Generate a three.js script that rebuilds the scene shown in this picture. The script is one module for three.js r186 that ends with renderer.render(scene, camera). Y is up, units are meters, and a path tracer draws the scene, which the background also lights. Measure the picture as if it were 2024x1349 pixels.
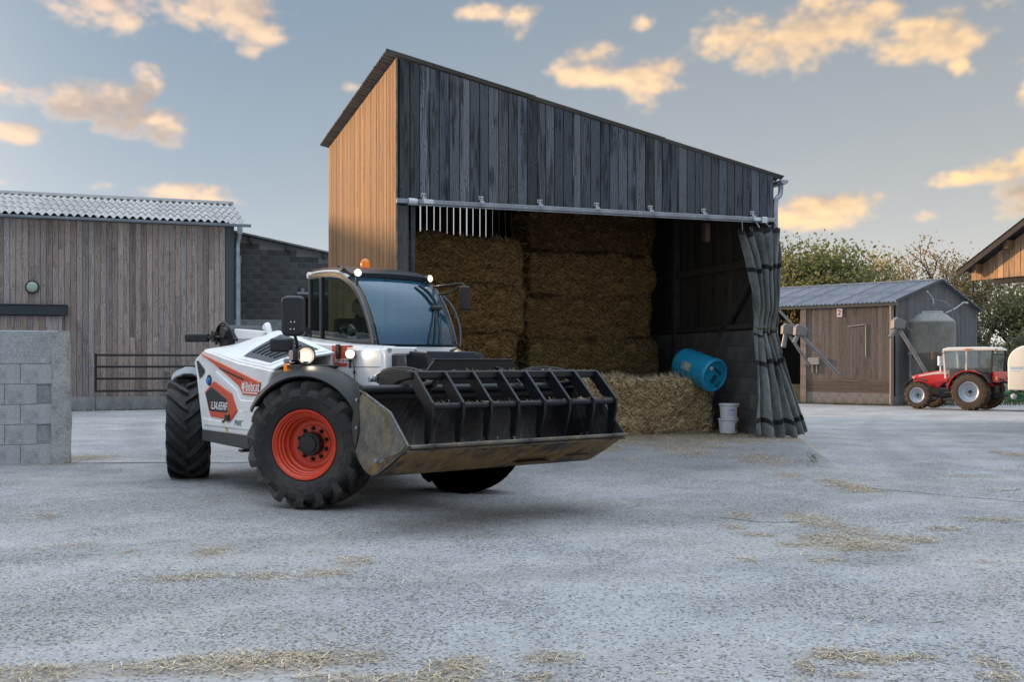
import * as THREE from 'three';
import { mergeGeometries, toCreasedNormals } from 'three/addons/utils/BufferGeometryUtils.js';
import { FontLoader } from 'three/addons/loaders/FontLoader.js';
import { MarchingCubes } from 'three/addons/objects/MarchingCubes.js';

// ------------------------------------------------------------------ camera, sky, sun, exposure
const W = 2024, H = 1349, EYE = 1.41;
const scene = new THREE.Scene();
const camera = new THREE.PerspectiveCamera(36.93, W / H, 0.05, 900);
camera.position.set(0, EYE, 0);
camera.lookAt(0, EYE, -10);
camera.setViewOffset(W, H, 0, -45.5, W, H);     // lens shifted up a little: verticals stay upright

const renderer = new THREE.WebGLRenderer({ antialias: true });
renderer.setSize(1024, 683);
renderer.toneMapping = THREE.LinearToneMapping;
renderer.toneMappingExposure = 1.32;
renderer.shadowMap.enabled = true;

// low evening sun, behind the farm buildings on the left
const SUN_AZ = Math.atan2(-0.85, 0.53), SUN_EL = 7.6 * Math.PI / 180;      // azimuth from straight ahead, + to the right
const sunDir = new THREE.Vector3(Math.sin(SUN_AZ) * Math.cos(SUN_EL), Math.sin(SUN_EL), -Math.cos(SUN_AZ) * Math.cos(SUN_EL));
const sun = new THREE.DirectionalLight(new THREE.Color().setRGB(1.0, 0.64, 0.35), 4.0);
sun.target.position.set(0, 0, -20); sun.position.copy(sunDir).multiplyScalar(120).add(sun.target.position);
sun.castShadow = true; sun.shadow.mapSize.set(4096, 4096); sun.shadow.radius = 2.2;
Object.assign(sun.shadow.camera, { left: -60, right: 60, top: 60, bottom: -60, near: 1, far: 300 });
scene.add(sun, sun.target);

// ------------------------------------------------------------------ random numbers and noise
function rng(seed) { let s = seed | 0; return () => { s = (s + 0x6d2b79f5) | 0; let t = Math.imul(s ^ (s >>> 15), 1 | s); t = (t + Math.imul(t ^ (t >>> 7), 61 | t)) ^ t; return ((t ^ (t >>> 14)) >>> 0) / 4294967296; }; }
const TAB = new Float32Array(65536); { const r = rng(7); for (let i = 0; i < 65536; i++) TAB[i] = r(); }
const hash2 = (x, y) => TAB[((x & 255) * 73 + (y & 255) * 256 + ((x >> 8) * 31 + (y >> 8) * 57)) & 65535];
const mod = (a, n) => ((a % n) + n) % n;
function vnoise(x, y, px = 256, py = 256) {           // value noise, periodic in px, py
  const ix = Math.floor(x), iy = Math.floor(y), fx = x - ix, fy = y - iy, u = fx * fx * (3 - 2 * fx), v = fy * fy * (3 - 2 * fy);
  const x0 = mod(ix, px), x1 = mod(ix + 1, px), y0 = mod(iy, py), y1 = mod(iy + 1, py);
  const a = hash2(x0, y0), b = hash2(x1, y0), c = hash2(x0, y1), d = hash2(x1, y1);
  return a + (b - a) * u + (c - a) * v + (a - b - c + d) * u * v;
}
function fbm(x, y, o = 4, px = 256, py = 256) { let s = 0, a = 0.5, n = 0; for (let i = 0; i < o; i++) { s += a * vnoise(x + i * 17.3 * 0, y, px, py); n += a; a *= 0.5; x *= 2; y *= 2; px *= 2; py *= 2; } return s / n; }
const clamp = (x, a = 0, b = 1) => Math.min(b, Math.max(a, x)), lerp = (a, b, t) => a + (b - a) * t;
const sstep = (a, b, x) => { const t = clamp((x - a) / (b - a)); return t * t * (3 - 2 * t); };
const curve = (pts, x) => { if (x <= pts[0][0]) return pts[0][1]; for (let i = 1; i < pts.length; i++) if (x <= pts[i][0]) { const [a, b] = [pts[i - 1], pts[i]]; return lerp(a[1], b[1], (x - a[0]) / (b[0] - a[0])); } return pts[pts.length - 1][1]; };

// ------------------------------------------------------------------ the sky: air and clouds for every direction
{
  const SW = 3072, SH = 1536, data = new Float32Array(SW * SH * 4), D = Math.PI / 180;
  // cloud banks: azimuth, elevation, half width, half height (degrees), greyness of the underside
  const banks = [];
  const bank = (g, ...list) => { for (const [az, el, w, h, k = 1] of list) banks.push([az, el, w, h, g, k]); };
  bank(0.15, [-22.02, 18.10, 2.32, 1.31], [-20.92, 17.50, 0.99, 0.69], [-23.83, 17.73, 0.71, 0.36]);
  bank(0.2, [-15.55, 18.51, 3.03, 1.31], [-13.82, 17.60, 1.20, 1.10], [-16.86, 18.15, 1.04, 0.54]);
  bank(0.75, [-25.58, 13.51, 1.96, 0.61], [-23.11, 13.44, 1.80, 1.04], [-21.29, 13.36, 1.85, 1.37], [-19.62, 14.38, 0.86, 0.91], [-18.91, 12.54, 1.32, 0.97], [-20.54, 12.54, 1.24, 0.80]);
  bank(0.1, [-26.11, 11.51, 1.42, 0.43]);
  bank(0.1, [-17.37, 9.02, 2.45, 0.54], [-26.38, 9.07, 0.91, 0.30, 0.7], [-21.78, 9.19, 0.64, 0.21, 0.7]);
  bank(0.4, [-1.62, 19.00, 1.36, 0.43, 0.75], [0.65, 18.55, 0.91, 0.96, 0.7]);
  bank(0.1, [7.22, 18.32, 0.78, 0.48, 0.85]);
  bank(0.1, [4.33, 16.24, 2.03, 1.07], [6.30, 15.67, 1.12, 0.56, 0.9], [7.84, 15.36, 1.73, 0.96], [7.28, 14.59, 1.12, 0.84, 0.75]);
  bank(0.3, [12.37, 17.25, 2.30, 1.16], [13.58, 16.36, 1.88, 1.10], [15.97, 16.94, 1.84, 1.50], [18.30, 17.60, 2.94, 1.67], [21.56, 16.61, 2.94, 1.11], [23.49, 16.15, 1.19, 0.73], [17.27, 18.55, 1.55, 0.92]);
  bank(0.1, [23.66, 15.03, 0.52, 0.47, 0.85], [24.67, 14.62, 0.94, 0.26, 0.6]);
  bank(0.3, [23.73, 9.47, 1.55, 0.42], [25.26, 9.78, 1.86, 0.62], [26.97, 10.01, 1.35, 0.91]);
  bank(0.05, [16.62, 8.26, 2.73, 0.92], [15.18, 7.89, 1.32, 0.55]);
  bank(0.1, [22.05, 7.66, 0.68, 0.34, 0.8], [19.69, 8.69, 0.55, 0.37, 0.7]);
  bank(0.2, [26.63, 13.44, 0.50, 1.06, 0.8], [26.41, 14.90, 0.50, 0.30, 0.7], [25.26, 17.63, 0.93, 0.56, 0.8]);
  bank(0.95, [26.29, 8.28, 1.19, 0.92, 0.9]);
  bank(0.1, [-8.64, 14.75, 0.83, 0.45, 0.7], [15.18, 9.89, 1.59, 0.38, 0.5]);
  // the same scattered clouds all round, where the camera does not look
  const r = rng(41);
  for (let i = 0; i < 80; i++) {
    const az = r() * 360 - 180, el = 5 + Math.pow(r(), 1.6) * 52, s = 1 + r() * 1.3;
    if ((Math.abs(az) < 35 && el < 24) || el > 34) continue;
    for (let k = 0; k < 4; k++) banks.push([az + (r() - 0.5) * 9 * s / Math.cos(el * D), el + (r() - 0.5) * 2.6 * s, (1.5 + r() * 2.4) * s / Math.cos(el * D), (0.8 + r() * 1.0) * s, 0.3, 0.9]);
  }
  const bins = Array.from({ length: 360 }, () => []);
  for (const b of banks) for (let a = Math.floor(b[0] - b[2] * 1.7); a <= b[0] + b[2] * 1.7; a++) bins[mod(a + 180, 360)].push(b);
  const dens = (az, el) => {
    let m = 0, g = 0; const list = bins[mod(Math.floor(az) + 180, 360)];
    for (const b of list) { let dx = az - b[0]; if (dx > 180) dx -= 360; if (dx < -180) dx += 360; dx /= b[2]; const dy = (el - b[1]) / b[3], q = dx * dx + dy * dy; if (q < 2.8) { const w = (1 - q / 2.8) * b[5]; if (w > m) { m = w; } g = Math.max(g, w * b[4]); } }
    if (m <= 0) return [0, 0, -0.5];
    const n = fbm(az * 0.55 + 300, el * 1.1 + 40, 6) * 0.72 + fbm(az * 2.6 + 100, el * 4.2, 4) * 0.28;
    const raw = m * 1.5 + (n - 0.5) * 2.2 - 0.62; return [clamp(raw), g / Math.max(m, 0.01), raw];
  };
  const sunAz = SUN_AZ / D, sunEl = SUN_EL / D;
  for (let y = 0; y < SH; y++) {
    const el = ((y + 0.5) / SH - 0.5) * 180;
    for (let x = 0; x < SW; x++) {
      const ang = ((x + 0.5) / SW - 0.5) * 360;                      // atan2(z, x)
      let az = ang + 90; if (az > 180) az -= 360;                     // 0 = straight ahead (-z), + to the right (+x)
      const e = Math.max(el, 0), i = (y * SW + x) * 4;
      // clear air: pale at the horizon, blue above; bluer towards the left of the view, greyer away from the sun
      const t = 1 - Math.exp(-e / 11), g = clamp((az + 30) / 60), gg = g * g * (3 - 2 * g), far = Math.abs(az) > 60 ? 1 - sstep(60, 150, Math.abs(az)) : 1, mix = az < -30 ? 0.15 * 0 : az > 30 ? far : gg;
      let R = lerp(lerp(0.60, 0.105, t), lerp(0.70, 0.165, t), mix), G = lerp(lerp(0.655, 0.185, t), lerp(0.67, 0.215, t), mix), B = lerp(lerp(0.69, 0.28, t), lerp(0.60, 0.275, t), mix);
      // evening glow round the sun, outside the frame on the left
      const cz = Math.sin(el * D) * Math.sin(sunEl * D) + Math.cos(el * D) * Math.cos(sunEl * D) * Math.cos((az - sunAz) * D), a = Math.acos(clamp(cz, -1, 1)) / D;
      const near = Math.exp(-a * a / (2 * 8 * 8)) * 6, wide = Math.exp(-a * a / (2 * 13 * 13)) * 2.2, up = sstep(21, 58, e) * 1.25;  // up: brightness added to the sky above the frame, to light the scene
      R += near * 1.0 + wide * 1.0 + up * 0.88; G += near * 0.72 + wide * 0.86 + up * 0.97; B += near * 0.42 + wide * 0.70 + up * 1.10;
      if (el > 0.5) {
        const [m, grey, q] = dens(az, el);
        if (m > 0.002) {
          const q2 = Math.max(dens(az - 0.7, el - 0.35)[2], -0.4), q3 = Math.max(dens(az + 0.2, el - 1.1)[2], -0.4), q4 = Math.max(dens(az + 0.3, el + 0.9)[2], -0.4);
          const lit = clamp(0.70 + (q - q2) * 0.55 + (q - q3) * 0.22 - 0.20 * sstep(0.5, 1.3, q), 0, 1.05), k = lit * (1 - grey * 0.85 * sstep(-0.1, 0.75, q4) * sstep(0.2, 0.8, q));
          const warm = clamp((az + 26) / 52), cr = lerp(lerp(0.28, 0.82, k), lerp(0.32, 0.98, k), warm), cg = lerp(lerp(0.25, 0.605, k), lerp(0.275, 0.66, k), warm), cb = lerp(lerp(0.255, 0.45, k), lerp(0.25, 0.345, k), warm);
          const al = Math.pow(sstep(0.0, 1.0, m), 1.05) * 0.95, bright = 1 + up * 1.3;  // bright: clouds overhead lifted along with the added sky brightness
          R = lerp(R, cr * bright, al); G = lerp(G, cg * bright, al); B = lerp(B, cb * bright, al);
        }
      }
      data[i] = R; data[i + 1] = G; data[i + 2] = B; data[i + 3] = 1;
    }
  }
  const t = new THREE.DataTexture(data, SW, SH, THREE.RGBAFormat, THREE.FloatType);
  t.mapping = THREE.EquirectangularReflectionMapping; t.magFilter = THREE.LinearFilter; t.minFilter = THREE.LinearFilter; t.needsUpdate = true;
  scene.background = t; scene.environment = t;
}

// ------------------------------------------------------------------ names, tags, groups
const used = {};
function numbered(n) { const k = (used[n] = (used[n] ?? -1) + 1); return k ? `${n}_${String(k).padStart(3, '0')}` : n; }
const shade = (o) => { o.traverse((c) => { if (c.isMesh) { c.castShadow = true; c.receiveShadow = true; } }); return o; };
function tag(o, label, category, group, kind) { o.userData.label = label; if (category) o.userData.category = category; if (group) o.userData.group = group; if (kind) o.userData.kind = kind; return o; }
function thing(name, label, category, [x, y, z], turn = 0, group) { const o = new THREE.Group(); o.name = numbered(name); scene.add(o); o.position.set(x, y, z); o.rotation.y = turn; return tag(o, label, category, group); }
function part(name, geo, mat, parent, label) {
  const m = new THREE.Mesh(Array.isArray(geo) ? join(geo) : geo, mat); m.name = name; m.castShadow = m.receiveShadow = true; parent.add(m);
  if (label) m.userData.label = label;
  return m;
}
function group(name, parent) { const g = new THREE.Group(); g.name = name; parent.add(g); return g; }
function solo(name, geo, mat, label, category, grp, kind) { const m = part(numbered(name), geo, mat, scene); return tag(m, label, category, grp, kind); }
const struct = (name, geo, mat) => { const m = part(name, geo, mat, scene); m.userData.kind = 'structure'; return m; };

// ------------------------------------------------------------------ geometry helpers
function raw(g) { g = g.index ? g.toNonIndexed() : g; for (const k of Object.keys(g.attributes)) if (!['position', 'normal', 'uv', 'color'].includes(k)) g.deleteAttribute(k); if (!g.attributes.normal) g.computeVertexNormals(); return g; }
function metres(g, s = 1) {               // uv in metres, from the plane each face lies in
  g = raw(g); const p = g.attributes.position, n = g.attributes.normal, uv = new Float32Array(p.count * 2);
  for (let i = 0; i < p.count; i += 3) {
    let nx = 0, ny = 0, nz = 0; for (let k = 0; k < 3; k++) { nx += n.getX(i + k); ny += n.getY(i + k); nz += n.getZ(i + k); }
    nx = Math.abs(nx); ny = Math.abs(ny); nz = Math.abs(nz);
    for (let k = 0; k < 3; k++) { const j = i + k, X = p.getX(j), Y = p.getY(j), Z = p.getZ(j); const [a, b] = nx >= ny && nx >= nz ? [Z, Y] : ny >= nz ? [X, Z] : [X, Y]; uv[j * 2] = a * s; uv[j * 2 + 1] = b * s; }
  }
  g.setAttribute('uv', new THREE.BufferAttribute(uv, 2)); return g;
}
function join(list) {
  const l = list.map((g) => { g = raw(g); if (!g.attributes.uv) g = metres(g); return g; }), col = l.some((g) => g.attributes.color);
  if (col) for (const g of l) if (!g.attributes.color) g.setAttribute('color', new THREE.BufferAttribute(new Float32Array(g.attributes.position.count * 3).fill(1), 3));
  return l.length === 1 ? l[0] : mergeGeometries(l, false);
}
function polyGeo(polys) {                  // flat faces from polygons (arrays of [x,y,z]), turned outwards from the solid's centre
  const c = [0, 0, 0]; let n = 0; for (const q of polys) for (const v of q) { c[0] += v[0]; c[1] += v[1]; c[2] += v[2]; n++; } c.forEach((_, i) => (c[i] /= n));
  const pos = [];
  for (const q of polys) {
    const a = q[0], b = q[1], d = q[2], u = [b[0] - a[0], b[1] - a[1], b[2] - a[2]], w = [d[0] - a[0], d[1] - a[1], d[2] - a[2]];
    const nn = [u[1] * w[2] - u[2] * w[1], u[2] * w[0] - u[0] * w[2], u[0] * w[1] - u[1] * w[0]], s = nn[0] * (a[0] - c[0]) + nn[1] * (a[1] - c[1]) + nn[2] * (a[2] - c[2]);
    const r = s < 0 ? [...q].reverse() : q;
    for (let i = 1; i < r.length - 1; i++) pos.push(...r[0], ...r[i], ...r[i + 1]);
  }
  const g = new THREE.BufferGeometry(); g.setAttribute('position', new THREE.BufferAttribute(new Float32Array(pos), 3)); g.computeVertexNormals(); return metres(g);
}
function cbox(w, h, d, c = 0.006) {        // chamfered box, 44 triangles
  const X = w / 2, Y = h / 2, Z = d / 2; c = Math.min(c, X * 0.45, Y * 0.45, Z * 0.45);
  const v = (f, sx, sy, sz) => [sx * (f === 0 ? X : X - c), sy * (f === 1 ? Y : Y - c), sz * (f === 2 ? Z : Z - c)], S = [-1, 1], q = [];
  for (const s of S) { q.push([v(0, s, -1, -1), v(0, s, 1, -1), v(0, s, 1, 1), v(0, s, -1, 1)], [v(1, -1, s, -1), v(1, 1, s, -1), v(1, 1, s, 1), v(1, -1, s, 1)], [v(2, -1, -1, s), v(2, 1, -1, s), v(2, 1, 1, s), v(2, -1, 1, s)]); }
  for (const a of S) for (const b of S) { q.push([v(0, a, b, -1), v(0, a, b, 1), v(1, a, b, 1), v(1, a, b, -1)], [v(0, a, -1, b), v(0, a, 1, b), v(2, a, 1, b), v(2, a, -1, b)], [v(1, -1, a, b), v(1, 1, a, b), v(2, 1, a, b), v(2, -1, a, b)]); }
  for (const a of S) for (const b of S) for (const e of S) q.push([v(0, a, b, e), v(1, a, b, e), v(2, a, b, e)]);
  return polyGeo(q);
}
const bx = (w, h, d, x, y, z, c = 0.006) => cbox(w, h, d, c).translate(x, y, z);
const V = (x, y, z) => new THREE.Vector3(x, y, z);
function cyl(a, b, r0, r1 = r0, n = 12, open = false) {          // cylinder from point a to b
  const A = V(...a), B = V(...b), d = B.clone().sub(A), g = new THREE.CylinderGeometry(r1, r0, d.length(), n, 1, open);
  g.translate(0, d.length() / 2, 0).applyQuaternion(new THREE.Quaternion().setFromUnitVectors(V(0, 1, 0), d.clone().normalize())).translate(...a); return metres(g);
}
function bar(a, b, w, h, c = 0.004) {      // chamfered bar from a to b, h measured upwards
  const A = V(...a), B = V(...b), d = B.clone().sub(A), L = d.length(), x = d.normalize(), up = Math.abs(x.y) > 0.98 ? V(1, 0, 0) : V(0, 1, 0), z = x.clone().cross(up).normalize(), y = z.clone().cross(x);
  return cbox(L, h, w, c).applyMatrix4(new THREE.Matrix4().makeBasis(x, y, z).setPosition(A.add(B).multiplyScalar(0.5)));
}
const tube = (pts, r, n = 24, rs = 8) => metres(new THREE.TubeGeometry(new THREE.CatmullRomCurve3(pts.map((p) => V(...p))), n, r, rs, false));
function plate(pts, z0, z1, bevel = 0.006, holes) {  // polygon (x, y) given thickness along z
  const s = new THREE.Shape(pts.map((p) => new THREE.Vector2(p[0], p[1])));
  if (holes) for (const h of holes) s.holes.push(new THREE.Path(h.map((p) => new THREE.Vector2(p[0], p[1]))));
  const t = Math.abs(z1 - z0), b = Math.min(bevel, t * 0.4), g = new THREE.ExtrudeGeometry(s, { depth: t - 2 * b, bevelEnabled: b > 0, bevelThickness: b, bevelSize: b, bevelOffset: -b, bevelSegments: b > 0.012 ? 2 : 1, curveSegments: 8 });
  return metres(g.translate(0, 0, Math.min(z0, z1) + b));
}
const lathe = (pts, n = 32) => raw(new THREE.LatheGeometry(pts.map((p) => new THREE.Vector2(Math.max(p[0], 0.0001), p[1])), n));
const crease = (g, a = 0.6) => toCreasedNormals(raw(g), a);
function grid(nu, nv, f, close = false) {  // smooth sheet from f(u, v) -> [x, y, z]
  const pos = [], uv = [], idx = [];
  for (let j = 0; j <= nv; j++) for (let i = 0; i <= nu; i++) { pos.push(...f(i / nu, j / nv)); uv.push(i / nu, j / nv); }
  for (let j = 0; j < nv; j++) for (let i = 0; i < nu; i++) { const a = j * (nu + 1) + i, b = a + 1, c = a + nu + 1, d = c + 1; idx.push(a, b, d, a, d, c); }
  const g = new THREE.BufferGeometry(); g.setAttribute('position', new THREE.BufferAttribute(new Float32Array(pos), 3)); g.setAttribute('uv', new THREE.BufferAttribute(new Float32Array(uv), 2)); g.setIndex(idx); g.computeVertexNormals(); return g;
}
function slab(nu, nv, f, t) {              // sheet with thickness t (offset along the mean normal), closed at its edges
  const top = grid(nu, nv, f), p = top.attributes.position, n = top.attributes.normal, off = new Float32Array(p.count * 3);
  for (let i = 0; i < p.count; i++) { off[i * 3] = p.getX(i) - n.getX(i) * t; off[i * 3 + 1] = p.getY(i) - n.getY(i) * t; off[i * 3 + 2] = p.getZ(i) - n.getZ(i) * t; }
  const bot = top.clone(); bot.setAttribute('position', new THREE.BufferAttribute(off, 3)); bot.setIndex([...top.index.array].reverse()); bot.computeVertexNormals();
  const edge = [], at = (i, j) => j * (nu + 1) + i, P = (k) => [p.getX(k), p.getY(k), p.getZ(k)], Q = (k) => [off[k * 3], off[k * 3 + 1], off[k * 3 + 2]], side = (a, b) => edge.push(...P(a), ...Q(a), ...Q(b), ...P(a), ...Q(b), ...P(b));
  for (let i = 0; i < nu; i++) { side(at(i, 0), at(i + 1, 0)); side(at(i + 1, nv), at(i, nv)); }
  for (let j = 0; j < nv; j++) { side(at(0, j + 1), at(0, j)); side(at(nu, j), at(nu, j + 1)); }
  const e = new THREE.BufferGeometry(); e.setAttribute('position', new THREE.BufferAttribute(new Float32Array(edge), 3)); e.computeVertexNormals();
  return join([raw(top), raw(bot), metres(e)]);
}
function tint(g, c) { g = raw(g); const n = g.attributes.position.count, a = new Float32Array(n * 3); for (let i = 0; i < n; i++) a.set(c, i * 3); g.setAttribute('color', new THREE.BufferAttribute(a, 3)); return g; }

// ------------------------------------------------------------------ textures and materials
function tex(w, h, f, { srgb = false, float = false } = {}) {     // f(x, y, out) with values 0..1
  const d = new Uint8Array(w * h * 4), o = [0, 0, 0];
  for (let y = 0; y < h; y++) for (let x = 0; x < w; x++) { f(x, y, o); const i = (y * w + x) * 4; d[i] = clamp(o[0]) * 255; d[i + 1] = clamp(o[1]) * 255; d[i + 2] = clamp(o[2]) * 255; d[i + 3] = 255; }
  const t = new THREE.DataTexture(d, w, h); t.wrapS = t.wrapT = THREE.RepeatWrapping; t.magFilter = THREE.LinearFilter; t.minFilter = THREE.LinearMipmapLinearFilter; t.generateMipmaps = true; if (srgb) t.colorSpace = THREE.SRGBColorSpace; t.needsUpdate = true; return t;
}
const rep = (t, x, y = x) => { const c = t.clone(); c.repeat.set(x, y); c.needsUpdate = true; return c; };
const std = (c, rough = 0.7, metal = 0, o = {}) => new THREE.MeshStandardMaterial({ color: new THREE.Color().setRGB(...c), roughness: rough, metalness: metal, side: THREE.DoubleSide, ...o });
const phys = (c, rough, metal, o) => new THREE.MeshPhysicalMaterial({ color: new THREE.Color().setRGB(...c), roughness: rough, metalness: metal, side: THREE.DoubleSide, ...o });
const gray = (f) => (x, y, o) => { o[0] = o[1] = o[2] = f(x, y); };
// fine dirt and grime, used on metal, concrete and plastic (1 m)
const grimeTex = tex(512, 512, gray((x, y) => { const u = x / 512, v = y / 512; return 0.62 + 0.55 * (fbm(u * 6, v * 6, 5, 6, 6) - 0.5) + 0.3 * (fbm(u * 48, v * 48, 3, 48, 48) - 0.5) + 0.14; }));
// sawn timber: 16 boards side by side, 3 m long
const NC = 16, BOARD_L = 3;
function woodTex(seed, knots, contrast, streak, warp = 1, freq = 1) {
  const r = rng(seed), ks = Array.from({ length: NC }, () => Array.from({ length: Math.round(knots * (0.5 + r())) }, () => [0.15 + r() * 0.7, r(), 0.05 + r() * 0.09, 0.6 + r() * 0.4])), ph = Array.from({ length: NC }, () => [r() * 40, r() * 40, 0.6 + r() * 0.9, 0.85 + r() * 0.25]);
  return tex(1024, 1024, gray((x, y) => {
    const col = Math.floor(x / 64), u = (x % 64) / 64, v = y / 1024, [p0, p1, fr, br] = ph[col];
    let s = u + 0.34 * warp * (vnoise(u * 2 + p0, v * 7 + p1, 256, 7) - 0.5) + 0.16 * warp * (vnoise(u * 3 + p1, v * 22, 256, 22) - 0.5), kn = 0, kd = 9;
    for (const [kx, ky, kr, kk] of ks[col]) {
      let dy = v - ky; dy -= Math.round(dy); dy *= BOARD_L / 0.155; const dx = u - kx, d = Math.hypot(dx, dy * 0.62);
      s += (dx > 0 ? 1 : -1) * 0.16 * Math.exp(-dy * dy * 2.2) * Math.exp(-Math.abs(dx) * 5) * kr * 7;
      if (d < kr * 2.4 && d / kr < kd) { kd = d / kr; kn = kk; }
    }
    let ring = 0.5 + 0.5 * Math.sin(s * 6.283 * (3.2 * fr + 1.5) * freq + p0);
    ring = Math.pow(ring, 1.6);
    if (kd < 2.4) { const w = 1 - sstep(0.9, 2.4, kd); ring = lerp(ring, 0.5 + 0.5 * Math.sin(kd * 9), w * 0.8); }
    const fine = vnoise(u * 26 + p0, v * 60, 256, 60), fibre = vnoise(u * 60 + p1, v * 26 + p0, 256, 26);
    let b = br * (0.74 + contrast * (ring - 0.5) * 0.5 + 0.24 * (fine - 0.5) + 0.34 * (fibre - 0.5));
    b *= 1 - streak * sstep(0.55, 0.8, fbm(u * 2 + p1, v * 5, 4, 256, 5));
    b *= 1 - 0.85 * kn * (1 - sstep(0.35, 1.0, kd));
    const e = Math.min(u, 1 - u); b *= 0.72 + 0.28 * sstep(0, 0.06, e);
    return b;
  }));
}
const wRough = woodTex(11, 6, 1.0, 0.75, 0.6, 1.5), wKnot = woodTex(23, 11, 0.5, 0.3), wPlain = woodTex(37, 3, 0.55, 0.35);
const woodMat = (t, bump = 0.004, rough = 0.85) => new THREE.MeshStandardMaterial({ map: t, bumpMap: t, bumpScale: bump, roughness: rough, vertexColors: true, side: THREE.DoubleSide });
const M = {
  rough: woodMat(wRough, 0.006), knot: woodMat(wKnot, 0.002), plain: woodMat(wPlain, 0.003),
  galv: std([0.36, 0.40, 0.45], 0.45, 0.7, { map: grimeTex, roughnessMap: null }), zinc: std([0.42, 0.48, 0.55], 0.5, 0.6, { map: grimeTex }),
  darkMetal: std([0.035, 0.04, 0.048], 0.5, 0.4), black: std([0.012, 0.013, 0.015], 0.45), rubber: std([0.018, 0.018, 0.019], 0.8, 0, { map: grimeTex }),
  white: phys([0.86, 0.865, 0.87], 0.32, 0, { clearcoat: 0.6, clearcoatRoughness: 0.15 }), chrome: std([0.7, 0.72, 0.75], 0.2, 1),
};
function plank(w, len, t, r, col, slope = 0) {          // upright board, base at y = 0, centred on x and z; top cut to the slope
  const g = cbox(w, len, t, 0.004), p = g.attributes.position, c = Math.floor(r() * NC), v0 = r() * 5, uv = new Float32Array(p.count * 2), flip = r() < 0.5 ? -1 : 1;
  for (let i = 0; i < p.count; i++) {
    const x = p.getX(i), y = p.getY(i); uv[i * 2] = (c + 0.5 + 0.96 * flip * clamp(x / w, -0.5, 0.5)) / NC; uv[i * 2 + 1] = (y / BOARD_L + v0);
    p.setY(i, y + len / 2 + (y > 0 ? slope * x : 0));
  }
  g.setAttribute('uv', new THREE.BufferAttribute(uv, 2)); return tint(g, col);
}
const vary = (r, c, a = 0.15, h = 0.04) => { const k = 1 + (r() - 0.5) * 2 * a, w = (r() - 0.5) * 2 * h; return [c[0] * k * (1 + w), c[1] * k, c[2] * k * (1 - w)]; };
function tri(polys) { return polyGeo(polys); }
const font = await new FontLoader().loadAsync('fonts/droid/droid_sans_bold.typeface.json');
function letters(text, size, skew = 0) { const g = new THREE.ShapeGeometry(font.generateShapes(text, size), 4); g.computeBoundingBox(); const b = g.boundingBox; g.translate(-b.min.x, 0, 0); if (skew) { const p = g.attributes.position; for (let i = 0; i < p.count; i++) p.setX(i, p.getX(i) + p.getY(i) * skew); } return g; }

// ------------------------------------------------------------------ where the barn stands, and the lie of the land
// x to the right, d straight ahead (three.js z = -d)
const B0 = { x: -1.765, d: 15.7, c: 0.9475, s: 0.3196 }, B_TURN = Math.atan2(B0.s, B0.c), B_W = 6.66, B_DEEP = 6.9, FLOOR = 0.15;
const barnXT = (x, d) => [(x - B0.x) * B0.c + (d - B0.d) * B0.s, -(x - B0.x) * B0.s + (d - B0.d) * B0.c];
const barnAt = (X, T, y = 0) => [B0.x + X * B0.c - T * B0.s, y, -(B0.d + X * B0.s + T * B0.c)];
function ramp(x, d) {
  const [X, T] = barnXT(x, d), edge = curve([[-7, 3.0], [-4.7, 4.55], [-2.0, 6.05], [-0.6, 6.85], [0, 6.98], [9, 6.98]], T);
  const w = T > -0.5 ? 0.1 : lerp(0.16, 0.5, clamp((-0.5 - T) / 5));
  return FLOOR * sstep(-5.6, -0.4, T) * (1 - sstep(edge - w * 0.4, edge + w, X)) * sstep(-2.6, -0.3, X) * (T > 7.2 ? 0 : 1);
}
function land(x, d) {
  const drop = d < 15 ? 0 : -0.0176 * (d - 15) + (d > 42 ? 0.0176 * (d - 42) : 0);
  return drop * sstep(4.6, 8.5, x);
}
const gh = (x, d) => land(x, d) + ramp(x, d) + 0.018 * (vnoise(x * 0.6 + 50, d * 0.6 + 50) - 0.5) + 0.006 * (vnoise(x * 3 + 50, d * 3 + 50) - 0.5);

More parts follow.
